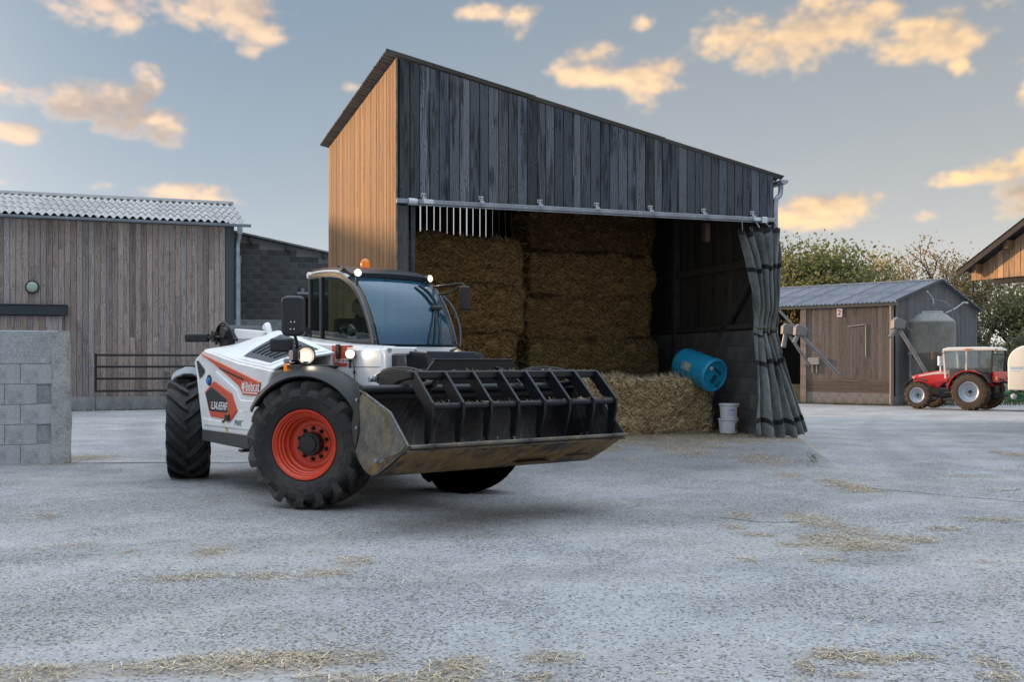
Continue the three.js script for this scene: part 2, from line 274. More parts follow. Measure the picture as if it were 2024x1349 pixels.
// loose straw and dirt: x, d, half width, half depth, amount
const straw = [[-2.18, 4.63, 0.28, 0.12, 1], [-1.66, 4.71, 0.40, 0.14, 1], [-1.27, 4.81, 0.36, 0.16, 1], [-0.95, 4.91, 0.34, 0.12, 0.9], [-0.26, 4.75, 0.14, 0.20, 0.9], [-0.48, 4.56, 0.45, 0.07, 1], [-2.27, 6.73, 0.17, 0.10, 0.5], [-2.06, 6.81, 0.12, 0.10, 0.6], [-1.66, 6.81, 0.19, 0.11, 0.8], [-1.27, 6.91, 0.17, 0.12, 0.8], [-2.26, 7.70, 0.13, 0.19, 0.6], [-3.38, 7.91, 0.23, 0.22, 0.4], [-4.33, 9.43, 0.14, 0.16, 0.4], [-1.13, 7.30, 0.14, 0.15, 0.6], [-2.88, 7.64, 0.06, 0.08, 0.4], [2.54, 15.40, 0.46, 0.83, 0.6], [1.43, 15.40, 0.23, 0.58, 0.5], [3.20, 15.82, 0.23, 0.53, 0.5], [1.66, 14.10, 0.10, 0.28, 0.4],
  [3.85, 11.87, 0.19, 0.55, 1], [4.00, 11.48, 0.14, 0.23, 0.7], [2.69, 9.25, 0.23, 0.42, 0.8], [2.53, 8.14, 0.24, 0.37, 1], [2.77, 7.91, 0.23, 0.20, 1], [3.22, 8.26, 0.20, 0.17, 0.8], [3.72, 8.76, 0.17, 0.19, 0.7], [4.34, 9.25, 0.23, 0.18, 0.7], [1.93, 8.82, 0.13, 0.14, 0.7], [2.05, 8.50, 0.17, 0.15, 0.6], [2.18, 8.02, 0.16, 0.14, 0.7], [1.71, 7.36, 0.10, 0.10, 0.7], [2.90, 8.50, 0.21, 0.41, 0.5], [2.21, 7.34, 0.15, 0.09, 0.5], [3.41, 7.27, 0.18, 0.07, 0.4], [1.53, 4.91, 0.17, 0.10, 0.9], [1.70, 4.84, 0.10, 0.08, 0.8], [1.36, 4.75, 0.07, 0.11, 0.8], [1.54, 4.59, 0.14, 0.06, 0.8], [2.25, 4.79, 0.07, 0.16, 0.6], [1.90, 4.87, 0.10, 0.05, 0.6], [2.18, 4.56, 0.07, 0.06, 0.7],
  [7.91, 16.09, 0.20, 0.82, 0.9], [5.69, 12.95, 0.45, 0.29, 0.3], [5.39, 11.48, 0.23, 0.19, 0.3], [6.57, 13.56, 0.20, 0.32, 0.3], [-6.42, 15.40, 0.34, 0.42, 0.8], [-6.67, 14.61, 0.43, 0.30, 0.6], [0.21, 4.91, 0.15, 0.12, 0.6], [0.11, 4.59, 0.14, 0.10, 0.6], [3.48, 14.38, 0.36, 0.58, 0.5], [3.37, 12.66, 0.25, 0.28, 0.3], [2.11, 9.49, 0.10, 0.19, 0.4], [20.4, 40.2, 0.7, 0.4, 1]];
for (const [X, T, rx, rt, k] of [[4.4, 0.5, 1.1, 0.5, 2.2], [5.5, 0.5, 0.9, 0.5, 2.2], [3.2, -0.2, 0.7, 0.5, 1], [6.3, 0.2, 0.45, 0.5, 1.4], [5.0, -0.6, 1.2, 0.5, 0.9], [6.5, -0.7, 0.5, 0.4, 0.7], [2.2, 0.6, 0.8, 0.6, 0.6]]) { const p = barnAt(X, T); straw.push([p[0], -p[2], rx, rt, k]); }
function dirt(x, d) {
  let m = 0; for (const [a, b, rx, rd, k] of straw) { const q = ((x - a) / (rx * 1.25)) ** 2 + ((d - b) / (rd * 1.4)) ** 2; if (q < 1) m = Math.max(m, (1 - q) * Math.min(k, 1)); }
  return m;
}
// faint wheel tracks across the yard
const tracks = [[[-7, 5.0], [-2, 6.1], [2.5, 7.4], [5.5, 9.6], [8, 14], [10, 22]], [[-7, 6.7], [-2.4, 7.9], [1.6, 9.1], [4.0, 11.2], [6.4, 15], [8.2, 22]], [[6, 4], [4.6, 7], [4.6, 11], [6.2, 17], [9, 26], [13, 36]], [[8, 4], [6.5, 7], [6.4, 11], [8, 17], [11, 26], [15, 36]], [[-4.2, 13.2], [-7, 19], [-9, 25]]];
function track(x, d) { let m = 0; for (const t of tracks) for (let i = 1; i < t.length; i++) { const [ax, ad] = t[i - 1], [bx, bd] = t[i], L = (bx - ax) ** 2 + (bd - ad) ** 2, q = clamp(((x - ax) * (bx - ax) + (d - ad) * (bd - ad)) / L), e = Math.hypot(x - ax - (bx - ax) * q, d - ad - (bd - ad) * q) + 0.25 * (vnoise(x * 0.8 + 30, d * 0.8 + 30) - 0.5); m = Math.max(m, 1 - sstep(0.12, 0.34, Math.abs(e))); } return 1 - 0.13 * m; }
{
  // worn tarmac with chips showing: 6 m tile
  const N = 2048, cells = 370, r = rng(5), cx = new Float32Array(cells * cells), cy = new Float32Array(cells * cells), cv = new Float32Array(cells * cells), cr = new Float32Array(cells * cells);
  for (let i = 0; i < cells * cells; i++) { cx[i] = r(); cy[i] = r(); cv[i] = r(); cr[i] = r(); }
  const height = new Float32Array(N * N);
  const color = tex(N, N, (x, y, o) => {
    const u = x / N * cells, v = y / N * cells, ix = Math.floor(u), iy = Math.floor(v); let best = 9, bi = 0, second = 9;
    for (let j = -1; j <= 1; j++) for (let i = -1; i <= 1; i++) { const k = mod(iy + j, cells) * cells + mod(ix + i, cells), dx = ix + i + cx[k] - u, dy = iy + j + cy[k] - v, q = dx * dx + dy * dy; if (q < best) { second = best; best = q; bi = k; } else if (q < second) second = q; }
    const gap = Math.sqrt(second) - Math.sqrt(best), wear = fbm(x / N * 9, y / N * 9, 5, 9, 9), worn = sstep(0.40, 0.66, wear), s = cv[bi];
    let b = lerp(0.82, 0.86, worn) + (s - 0.5) * 0.30, dark = (1 - sstep(0.02, 0.26, gap)) * lerp(0.48, 0.28, worn);
    if (cr[bi] > lerp(0.76, 0.88, worn)) { dark = Math.max(dark, 0.70 * sstep(0.0, 0.3, gap)); }
    b *= 1 - dark; b *= 0.88 + 0.24 * fbm(x / N * 40, y / N * 40, 3, 40, 40);
    height[y * N + x] = clamp(0.5 + (cr[bi] - 0.5) * 0.5 - dark * 0.8 + 0.25 * sstep(0, 0.4, gap));
    const w = (cr[bi] - 0.5) * 0.05 + (s > 0.93 ? 0.05 : 0); o[0] = b * (1.0 + w); o[1] = b; o[2] = b * (1.0 - w);
  });
  const bump = tex(1024, 1024, gray((x, y) => height[(y * 2) * N + x * 2]));
  const xs = [], ds = [], fill = (a, list) => { for (const [to, step] of list) { let x = a.length ? a[a.length - 1] : list.start; while (x < to - 1e-6) a.push(x = Math.min(x + step, to)); } };
  xs.push(-320); fill(xs, [[-80, 40], [-30, 5], [-12, 1], [-9, 0.25], [12, 0.09], [22, 0.5], [40, 2], [80, 8], [320, 40]]);
  ds.push(-200); fill(ds, [[-40, 40], [-4, 4], [3, 0.5], [18.5, 0.09], [30, 0.4], [60, 1], [100, 5], [420, 40]]);
  const nx = xs.length, nd = ds.length, pos = new Float32Array(nx * nd * 3), uv = new Float32Array(nx * nd * 2), col = new Float32Array(nx * nd * 3), idx = [];
  for (let j = 0; j < nd; j++) for (let i = 0; i < nx; i++) {
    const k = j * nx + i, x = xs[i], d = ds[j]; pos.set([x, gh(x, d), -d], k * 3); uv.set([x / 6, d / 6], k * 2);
    const bt = barnXT(x, d), litter = sstep(-1.0, 0.5, bt[1]) * sstep(7.1, 6.4, bt[0]) * sstep(0.5, 2.2, bt[0]) * (bt[1] < 7 ? 1 : 0), m = Math.max(dirt(x, d), litter * 1.0), n = fbm(x * 3.2 + 90, d * 3.2 + 90, 5), dm = sstep(0.15, 0.75, m * 1.3 + (n - 0.5) * 1.6 * (m > 0 ? 1 : 0)) * 0.5;
    const big = fbm(x * 0.22 + 60, d * 0.5 + 60, 4), mid = fbm(x * 1.1 + 20, d * 2.0 + 20, 4), rp = sstep(0.01, 0.06, ramp(x, d));
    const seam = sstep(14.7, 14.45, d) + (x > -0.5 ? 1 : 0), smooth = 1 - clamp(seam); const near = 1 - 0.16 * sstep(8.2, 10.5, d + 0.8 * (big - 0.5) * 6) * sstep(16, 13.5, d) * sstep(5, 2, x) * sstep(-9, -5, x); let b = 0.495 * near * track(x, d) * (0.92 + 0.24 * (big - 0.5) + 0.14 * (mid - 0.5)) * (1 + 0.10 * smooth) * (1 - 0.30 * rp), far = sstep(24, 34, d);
    const brown = clamp(0.32 + (fbm(x * 0.5 + 7, d * 0.9 + 33, 3) - 0.5) * 1.6, 0, 0.6) * 0.7;
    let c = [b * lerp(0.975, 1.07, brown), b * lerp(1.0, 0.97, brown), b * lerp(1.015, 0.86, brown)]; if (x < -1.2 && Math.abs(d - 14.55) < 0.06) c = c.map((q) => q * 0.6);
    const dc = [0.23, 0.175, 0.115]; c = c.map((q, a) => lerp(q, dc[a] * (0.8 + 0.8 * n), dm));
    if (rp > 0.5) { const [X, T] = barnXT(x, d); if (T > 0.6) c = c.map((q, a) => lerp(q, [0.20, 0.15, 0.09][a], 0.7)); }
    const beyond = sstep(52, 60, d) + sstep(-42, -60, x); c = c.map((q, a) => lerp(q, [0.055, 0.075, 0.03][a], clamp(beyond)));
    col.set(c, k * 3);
  }
  for (let j = 0; j < nd - 1; j++) for (let i = 0; i < nx - 1; i++) { const a = j * nx + i; idx.push(a, a + 1, a + nx + 1, a, a + nx + 1, a + nx); }
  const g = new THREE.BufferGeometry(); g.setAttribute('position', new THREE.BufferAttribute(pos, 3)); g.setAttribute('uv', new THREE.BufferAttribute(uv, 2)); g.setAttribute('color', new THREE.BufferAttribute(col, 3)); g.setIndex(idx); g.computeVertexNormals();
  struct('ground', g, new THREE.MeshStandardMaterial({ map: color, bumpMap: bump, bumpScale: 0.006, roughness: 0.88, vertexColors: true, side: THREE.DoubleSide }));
}
// joints and cracks in the yard surface
{
  const jm = std([0.11, 0.105, 0.10], 0.95), strip = (pts, w) => { const n = 60, c = new THREE.CatmullRomCurve3(pts.map(([x, d]) => V(x, 0, d))), g = grid(1, n, (u, v) => { const p = c.getPoint(v), t = c.getTangent(v), k = (u - 0.5) * w * (0.6 + 0.8 * vnoise(v * 30 + 5, pts[0][0] + 40)), j = 0.05 * (vnoise(v * 14 + 9, pts[0][1] + 20) - 0.5), x = p.x - t.z * (k + j), d = p.z + t.x * (k + j); return [x, gh(x, d) + 0.005, -d]; }); struct('pavement_joint', g, jm); };
  strip([[-5.9, 14.5], [-3.5, 14.52], [-1.0, 14.6]], 0.035); strip([[3.9, 11.7], [5.2, 10.5], [7.6, 9.0]], 0.022); strip([[6.2, 13.2], [8.6, 12.4], [11, 12.0]], 0.020); strip([[1.9, 9.4], [2.3, 9.1], [2.6, 9.15]], 0.016); strip([[5.4, 11.3], [5.9, 11.55], [5.7, 11.0]], 0.014);
}
// stalks: thin split blades, many at once
const stalk = (() => { const g = new THREE.BufferGeometry(), p = [], q = (a, b, c, d) => p.push(...a, ...b, ...c, ...a, ...c, ...d); const A = [-0.5, 0, -0.5], Bq = [-0.5, 0, 0.5], C = [0, 0.9, 0.5], D = [0, 0.9, -0.5], E2 = [0.5, 0.1, -0.5], F2 = [0.5, 0.1, 0.5]; q(A, Bq, C, D); q(D, C, F2, E2); g.setAttribute('position', new THREE.BufferAttribute(new Float32Array(p), 3)); g.computeVertexNormals(); return metres(g); })();
const strawMat = new THREE.MeshStandardMaterial({ roughness: 0.75, side: THREE.DoubleSide });
function scatter(name, list, parent) {       // list of [Vector3, Quaternion, length, width, color]
  const m = new THREE.InstancedMesh(stalk, strawMat, list.length), mt = new THREE.Matrix4(), c = new THREE.Color();
  list.forEach(([p, q, l, w, col], i) => { mt.compose(p, q, V(l, w * 0.8, w)); m.setMatrixAt(i, mt); m.setColorAt(i, c.setRGB(...col)); });
  m.name = name; m.castShadow = m.receiveShadow = true; m.userData.kind = 'stuff'; parent.add(m); return m;
}
{
  const r = rng(99), list = [], e = new THREE.Euler(), colour = () => { const t = r(); return t < 0.75 ? vary(r, [0.50, 0.39, 0.24], 0.4) : t < 0.9 ? vary(r, [0.72, 0.63, 0.46], 0.2) : vary(r, [0.13, 0.09, 0.05], 0.3); };
  const put = (x, d, k = 1) => list.push([V(x, gh(x, d) + 0.004 + r() * 0.012 * k, -d), new THREE.Quaternion().setFromEuler(e.set((r() - 0.5) * 0.3, r() * 6.283, (r() - 0.5) * 0.35)), 0.015 + r() * r() * 0.10, 0.0024 + r() * 0.003, colour()]);
  for (const [a, b, rx, rd, k] of straw) {
    const n = Math.min(1500, Math.round(7000 * rx * rd * Math.min(k, 2.2) + 60 * k));
    for (let i = 0; i < n; i++) { const t = r() * 6.283, q = Math.pow(r(), 0.62) * 1.35; const x = a + Math.cos(t) * q * rx, d = b + Math.sin(t) * q * rd; if (fbm(x * 2.2 + 90, d * 2.2 + 90, 4) + (1 - q) * 0.4 > 0.42) put(x, d, k); }
  }
  for (let i = 0; i < 3400; i++) { const d = 4 + r() * r() * 20, x = (r() - 0.45) * d * 1.15; put(x, d, 0.4); }
  for (let i = 0; i < 9000; i++) { const X = 2.2 + r() * 4.3, T = 1.25 - Math.pow(r(), 1.7) * 2.4; const p = barnAt(X, T); put(p[0], -p[2], 2.5 + (T > 0.6 ? 3 : 0)); }
  const m = scatter('loose_straw', list, scene); tag(m, 'loose straw stalks scattered in patches over the grey yard', 'straw', null, 'stuff');
}

// ------------------------------------------------------------------ the hay barn
const barn = thing('hay_barn', 'tall open-fronted timber hay barn with dark weathered boards over its opening', 'barn', barnAt(0, 0), B_TURN);
{
  const r = rng(3), top = (X) => 6.115 - 0.2147 * X, slope = -0.2147;
  // gable boards over the opening
  for (let X = 0.035; X < B_W - 0.06;) { const w = Math.min(0.145 + r() * 0.03, B_W - X); const c = vary(r, [0.118, 0.131, 0.152], 0.48, 0.06); if (r() < 0.14) c.forEach((_, i) => (c[i] *= 1.35)); const b = 3.865 + r() * 0.02, m = part('plank', plank(w - 0.010, top(X + w / 2) - b, 0.026, r, c, slope), M.rough, barn); m.position.set(X + w / 2, b, 0.002 + r() * 0.008); m.rotation.z = (r() - 0.5) * 0.002; X += w; }
  part('backing', [plate([[0.02, 3.90], [B_W - 0.02, 3.90], [B_W - 0.02, top(B_W) - 0.02], [0.02, top(0) - 0.02]], -0.045, -0.02, 0.004)], std([0.02, 0.02, 0.02], 0.9), barn);  // dark sheet added so no daylight shows and the board gaps stay black
  // left side boards (lit by the sun)
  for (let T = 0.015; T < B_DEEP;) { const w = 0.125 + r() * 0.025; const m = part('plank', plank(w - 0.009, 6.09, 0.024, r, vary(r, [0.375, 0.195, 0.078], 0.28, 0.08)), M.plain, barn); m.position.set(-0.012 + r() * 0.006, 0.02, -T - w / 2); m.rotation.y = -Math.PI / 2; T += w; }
  part('corner_board', bx(0.03, 6.1, 0.028, -0.012, 3.06, 0.018), std([0.34, 0.25, 0.16], 0.8, 0, { map: grimeTex }), barn);
  // back boards: daylight shows between the ones on the left
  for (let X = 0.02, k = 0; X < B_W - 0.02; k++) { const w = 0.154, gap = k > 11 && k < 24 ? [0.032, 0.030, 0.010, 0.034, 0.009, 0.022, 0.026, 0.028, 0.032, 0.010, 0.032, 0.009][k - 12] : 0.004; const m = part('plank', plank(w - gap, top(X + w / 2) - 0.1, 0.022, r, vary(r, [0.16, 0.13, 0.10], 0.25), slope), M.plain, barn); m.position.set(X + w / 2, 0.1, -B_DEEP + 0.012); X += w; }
  // right side: concrete blocks below, boards above
  const block = cbox(0.494, 0.276, 0.19, 0.008), blockMats = [[0.155, 0.15, 0.145], [0.13, 0.127, 0.125], [0.18, 0.172, 0.163]].map((c) => std(c, 0.92, 0, { map: grimeTex, bumpMap: grimeTex, bumpScale: 0.004 })), mortar = std([0.15, 0.145, 0.14], 0.95);
  for (let j = 0; j < 7; j++) for (let i = 0; i < 14; i++) { const T = 0.30 + i * 0.502 + (j % 2) * 0.25; if (T > B_DEEP - 0.2) continue; const m = part('block', block, blockMats[Math.floor(r() * 3)], barn); m.position.set(B_W - 0.03, 0.02 + j * 0.286 + 0.14, -T); m.rotation.y = Math.PI / 2; }
  part('mortar', [bx(0.165, 2.0, B_DEEP - 0.1, B_W - 0.03, 1.02, -B_DEEP / 2 - 0.02, 0.004)], mortar, barn);
  part('block_wall_end', bx(0.2, 2.02, 0.30, B_W - 0.03, 1.03, 0.14 - 0.28, 0.01), blockMats[0], barn);
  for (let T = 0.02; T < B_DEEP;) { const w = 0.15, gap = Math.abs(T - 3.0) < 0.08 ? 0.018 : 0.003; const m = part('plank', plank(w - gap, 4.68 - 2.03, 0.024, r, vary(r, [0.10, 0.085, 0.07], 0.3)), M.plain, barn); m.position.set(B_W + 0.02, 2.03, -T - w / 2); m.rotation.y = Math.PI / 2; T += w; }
  const timber = std([0.085, 0.075, 0.065], 0.85, 0, { map: grimeTex });
  part('wall_plate', [bx(0.16, 0.1, B_DEEP - 0.1, B_W - 0.06, 2.09, -B_DEEP / 2, 0.01)], timber, barn);
  part('brace', [bar([B_W - 0.1, 3.15, -0.3], [B_W - 0.1, 1.95, -1.6], 0.08, 0.13)], timber, barn);
  part('rail_beam', [bar([B_W - 0.09, 3.22, -0.1], [B_W - 0.09, 3.22, -B_DEEP + 0.1], 0.06, 0.14)], timber, barn);
  for (const T of [0.16, 3.4, 6.7]) part('post', bx(0.14, 4.45, 0.14, B_W - 0.1, 2.3, -T), timber, barn);
  for (const T of [0.16, 3.4, 6.7]) part('post', bx(0.14, 5.95, 0.14, 0.1, 3.0, -T), timber, barn);
  const steel = std([0.06, 0.068, 0.078], 0.55, 0.4, { map: grimeTex });
  part('door_post', bx(0.17, 3.86, 0.05, 0.10, 1.93, -0.03, 0.01), std([0.10, 0.105, 0.11], 0.8, 0, { map: wPlain }), barn);
  part('steel_post', [bx(0.075, 3.86, 0.075, 0.255, 1.93, -0.03, 0.012)], steel, barn);
  for (const T of [0.12, 1.8, 3.5, 5.2, 6.75]) part('rafter', [bar([0.03, 5.98, -T], [B_W - 0.02, 4.56, -T], 0.08, 0.2)], timber, barn);
  for (let i = 0; i < 7; i++) { const X = 0.2 + i * 1.05; part('purlin', cbox(0.07, 0.1, B_DEEP - 0.08, 0.008).rotateZ(-0.21).translate(X, top(X) - 0.04, -B_DEEP / 2 - 0.03), timber, barn); }
  part('bird_box', bx(0.09, 0.32, 0.12, 5.55, 3.70, -0.35, 0.004), std([0.10, 0.04, 0.03], 0.8), barn);
  // corrugated roof sheets, laid down the slope
  const sheetMat = std([0.20, 0.185, 0.165], 0.9, 0, { map: grimeTex, bumpMap: grimeTex, bumpScale: 0.003 }), L = 2.48, pitch = Math.atan(0.2147);
  const sheet = slab(1, 42, (u, v) => [u * L, 0.024 * Math.cos(v * 1.055 / 0.1774 * 6.2832), -v * 1.055], 0.008);
  for (let row = 2; row >= 0; row--) for (let c = 0; c < 7; c++) { const m = part('roof_sheet', sheet, sheetMat, barn), X = -0.18 + row * 2.36 * Math.cos(pitch); m.position.set(X, top(X) + 0.032 + (2 - row) * 0.012 + (c % 2) * 0.005, 0.05 - c * 1.015); m.rotation.z = -pitch; }
  // galvanised curtain rail with its brackets
  part('curtain_rail', [bx(B_W + 0.02, 0.075, 0.05, B_W / 2 - 0.02, 3.905, 0.095, 0.012), bx(B_W - 0.3, 0.02, 0.03, B_W / 2, 3.856, 0.095, 0.004)], M.galv, barn);
  const br = [0.407, 1.34, 2.318, 3.307, 4.28, 5.278, 6.226], br0 = group('bracket', barn);
  const plateG = join([bx(0.085, 0.06, 0.03, 0, 4.02, 0.036, 0.004), bx(0.03, 0.12, 0.02, 0, 3.985, 0.05, 0.003), bx(0.07, 0.03, 0.075, 0, 3.953, 0.075, 0.003)]), bolts = join([cyl([-0.022, 4.02, 0.05], [-0.022, 4.02, 0.062], 0.012, 0.012, 8), cyl([0.022, 4.02, 0.05], [0.022, 4.02, 0.062], 0.012, 0.012, 8)]);
  part('bracket_plate', plateG, std([0.46, 0.49, 0.52], 0.45, 0.4), br0); part('bolt', bolts, M.black, br0); br0.position.x = br[0];
  for (const X of br.slice(1)) { const c = br0.clone(); c.position.x = X; barn.add(c); }
  const plastic = std([0.62, 0.66, 0.70], 0.5);
  part('rail_stop', [cyl([0.16, 3.905, 0.1], [0.29, 3.905, 0.1], 0.055, 0.045, 14), bx(0.16, 0.07, 0.07, 0.47, 3.91, 0.10, 0.01)], plastic, barn);
  part('rail_stop', [bx(0.12, 0.06, 0.06, 6.26, 3.895, 0.14, 0.01), bx(0.1, 0.11, 0.07, 6.40, 3.89, 0.14, 0.012)], plastic, barn);
  // gutter on the low side, its end seen from the front, and the downpipe
  const gut = slab(10, 1, (u, v) => { const a = Math.PI * (1 + u); return [B_W + 0.16 + 0.075 * Math.cos(a), 4.61 + 0.075 * Math.sin(a), 0.12 - v * (B_DEEP + 0.1)]; }, 0.003);
  part('gutter', [gut, plate(Array.from({ length: 11 }, (_, i) => [B_W + 0.16 + 0.074 * Math.cos(Math.PI * (1 + i / 10)), 4.61 + 0.074 * Math.sin(Math.PI * (1 + i / 10))]), 0.118, 0.124, 0)], M.zinc, barn);
  part('downpipe', [tube([[B_W + 0.16, 4.56, 0.0], [B_W + 0.16, 4.44, 0.0], [B_W + 0.14, 4.36, 0.0], [B_W + 0.07, 4.30, 0.01], [B_W + 0.05, 4.2, 0.01], [B_W + 0.05, 3.6, 0.01]], 0.045, 30), cyl([B_W + 0.05, 3.6, 0.01], [B_W + 0.05, 0.05, 0.01], 0.04, 0.04, 12)], M.zinc, barn);
}
// ------------------------------------------------------------------ bales
const strawTex = (() => {
  const N = 1024, c = document.createElement('canvas'); c.width = c.height = N; const x = c.getContext('2d'), r = rng(61); x.fillStyle = 'rgb(112,92,64)'; x.fillRect(0, 0, N, N);
  for (let i = 0; i < 15000; i++) {
    const a = (r() < 0.72 ? (r() - 0.5) * 1.6 : r() * 6.28), l = 12 + r() * r() * 90, px = r() * N, py = r() * N, t = i / 15000, b = (0.40 + 0.60 * r()) * (0.72 + 0.28 * t); x.strokeStyle = `rgb(${Math.round(255 * b)},${Math.round(228 * b)},${Math.round(172 * b)})`; x.lineWidth = 1.2 + r() * 2.4;
    for (const ox of [-N, 0, N]) for (const oy of [-N, 0, N]) { if (px + ox < -110 || px + ox > N + 110 || py + oy < -110 || py + oy > N + 110) continue; x.beginPath(); x.moveTo(px + ox, py + oy); x.quadraticCurveTo(px + ox + Math.cos(a) * l * 0.5 + (r() - 0.5) * 6, py + oy + Math.sin(a) * l * 0.5, px + ox + Math.cos(a) * l, py + oy + Math.sin(a) * l); x.stroke(); }
  }
  for (let i = 0; i < 1500; i++) { const a = (r() < 0.7 ? (r() - 0.5) * 1.8 : r() * 6.28), l = 60 + r() * 120, px = r() * N, py = r() * N, b = r(); x.strokeStyle = b < 0.5 ? `rgba(38,26,12,${0.25 + 0.4 * r()})` : `rgba(255,232,182,${0.25 + 0.45 * r()})`; x.lineWidth = 4 + r() * 8; for (const ox of [-N, 0, N]) for (const oy of [-N, 0, N]) { if (px + ox < -190 || px + ox > N + 190 || py + oy < -190 || py + oy > N + 190) continue; x.beginPath(); x.moveTo(px + ox, py + oy); x.quadraticCurveTo(px + ox + Math.cos(a) * l * 0.5 + 12 * Math.sin(i), py + oy + Math.sin(a) * l * 0.5, px + ox + Math.cos(a) * l, py + oy + Math.sin(a) * l); x.stroke(); } }
  const t = new THREE.CanvasTexture(c); t.wrapS = t.wrapT = THREE.RepeatWrapping; t.colorSpace = THREE.SRGBColorSpace; return t;
})();
function baleGeo(w, h, d, seed) {
  const g0 = new THREE.BoxGeometry(w, h, d, 44, 18, 20), p = g0.attributes.position, n = V(0, 0, 0), q = V(0, 0, 0), R = 0.15;
  for (let i = 0; i < p.count; i++) {
    q.fromBufferAttribute(p, i); const c = V(clamp(q.x, -w / 2 + R, w / 2 - R), clamp(q.y, -h / 2 + R, h / 2 - R), clamp(q.z, -d / 2 + R, d / 2 - R)); n.copy(q).sub(c); const l = n.length() || 1; n.divideScalar(l); q.copy(c).addScaledVector(n, R);
    const tuck = 0.018 * Math.pow(Math.abs(Math.sin(q.x / w * Math.PI * 3.0)), 0.3), k = (vnoise(q.x * 2 + seed * 7 + 60, q.y * 2.4 + q.z * 2 + 60) - 0.5) * 0.13 + (vnoise(q.x * 9 + seed * 3 + 90, q.y * 9 + q.z * 9 + 90) - 0.5) * 0.06 + tuck; q.addScaledVector(n, k - 0.015); p.setXYZ(i, q.x, q.y, q.z);
  }
  g0.computeVertexNormals(); return metres(g0);
}
const baleMat = (c) => new THREE.MeshStandardMaterial({ map: strawTex, bumpMap: strawTex, bumpScale: 0.018, roughness: 0.95, side: THREE.DoubleSide, color: new THREE.Color().setRGB(...c) });
const bStraw = baleMat([0.90, 0.71, 0.49]), bHay = baleMat([0.90, 0.80, 0.52]), bFront = baleMat([1.0, 0.95, 0.86]), bDark = baleMat([0.50, 0.36, 0.22]);
function bale(label, X, T, y, w, h, d, mat, seed, hairs, col, turn = 0, grp) {
  const t = thing('straw_bale', label, 'straw bale', barnAt(X, T + d / 2, y + h / 2), B_TURN + turn, grp), geo = baleGeo(w, h, d, seed); part('bale_body', geo, mat, t);
  const r = rng(seed * 31 + 5), p = geo.attributes.position, n = geo.attributes.normal, list = [], e = new THREE.Euler();
  for (let i = 0; i < hairs; i++) { const k = Math.floor(r() * p.count / 3) * 3, q = V(p.getX(k), p.getY(k), p.getZ(k)).lerp(V(p.getX(k + 1), p.getY(k + 1), p.getZ(k + 1)), r()).lerp(V(p.getX(k + 2), p.getY(k + 2), p.getZ(k + 2)), r()), nn = V(n.getX(k), n.getY(k), n.getZ(k)); if (nn.z < -0.3) continue;
    const dir = V(r() - 0.5, (r() - 0.5) * 0.9, r() - 0.5).multiplyScalar(1.6).addScaledVector(nn, 0.15 + r() * 0.5).normalize(), l = 0.05 + r() * 0.13; list.push([q.addScaledVector(dir, l * 0.3).addScaledVector(nn, 0.008), new THREE.Quaternion().setFromUnitVectors(V(1, 0, 0), dir), l, (T > 1.5 ? 0.0048 : 0.0035) * (0.7 + r()), vary(r, col, 0.5, 0.08)]); }
  scatter('straw_stalks', list, t); return t;
}
const cS = [0.72, 0.51, 0.27], cH = [0.58, 0.50, 0.29], cF = [0.80, 0.68, 0.47];
const rows = ['bottom', 'second from bottom', 'third from bottom', 'top'];
for (let i = 0; i < 4; i++) bale(`brown straw bale, ${rows[i]} of the stack beside the left post`, 1.66 + [0, -0.06, 0.05, 0.04][i], 2.5 + [0, 0.05, -0.04, 0.03][i], FLOOR + i * 0.905, 2.5, 0.905, 1.2, bStraw, 11 + i, 2300, cS);
const rows5 = ['greenish hay bale, bottom', 'greenish hay bale, second from bottom', 'brown straw bale, third from bottom', 'brown straw bale, fourth from bottom', 'dark brown straw bale, top'];
for (let i = 0; i < 5; i++) bale(`${rows5[i]} of the middle stack in the barn`, 4.66 + [0.05, 0.04, -0.05, 0, 0.02][i], 3.2 + [0, -0.03, 0.05, 0.02, 0.1][i], FLOOR + i * 0.868, 2.78 - (i > 1 ? 0.06 : 0), 0.87, 1.2, i < 2 ? bHay : i < 4 ? bStraw : bDark, 31 + i, 2200, i < 2 ? cH : cS);
bale('pale straw bale lying alone in front of the stacks', 4.83, 1.0, FLOOR - 0.03, 2.55, 1.02, 0.95, bFront, 5, 9000, cF, 0.015);

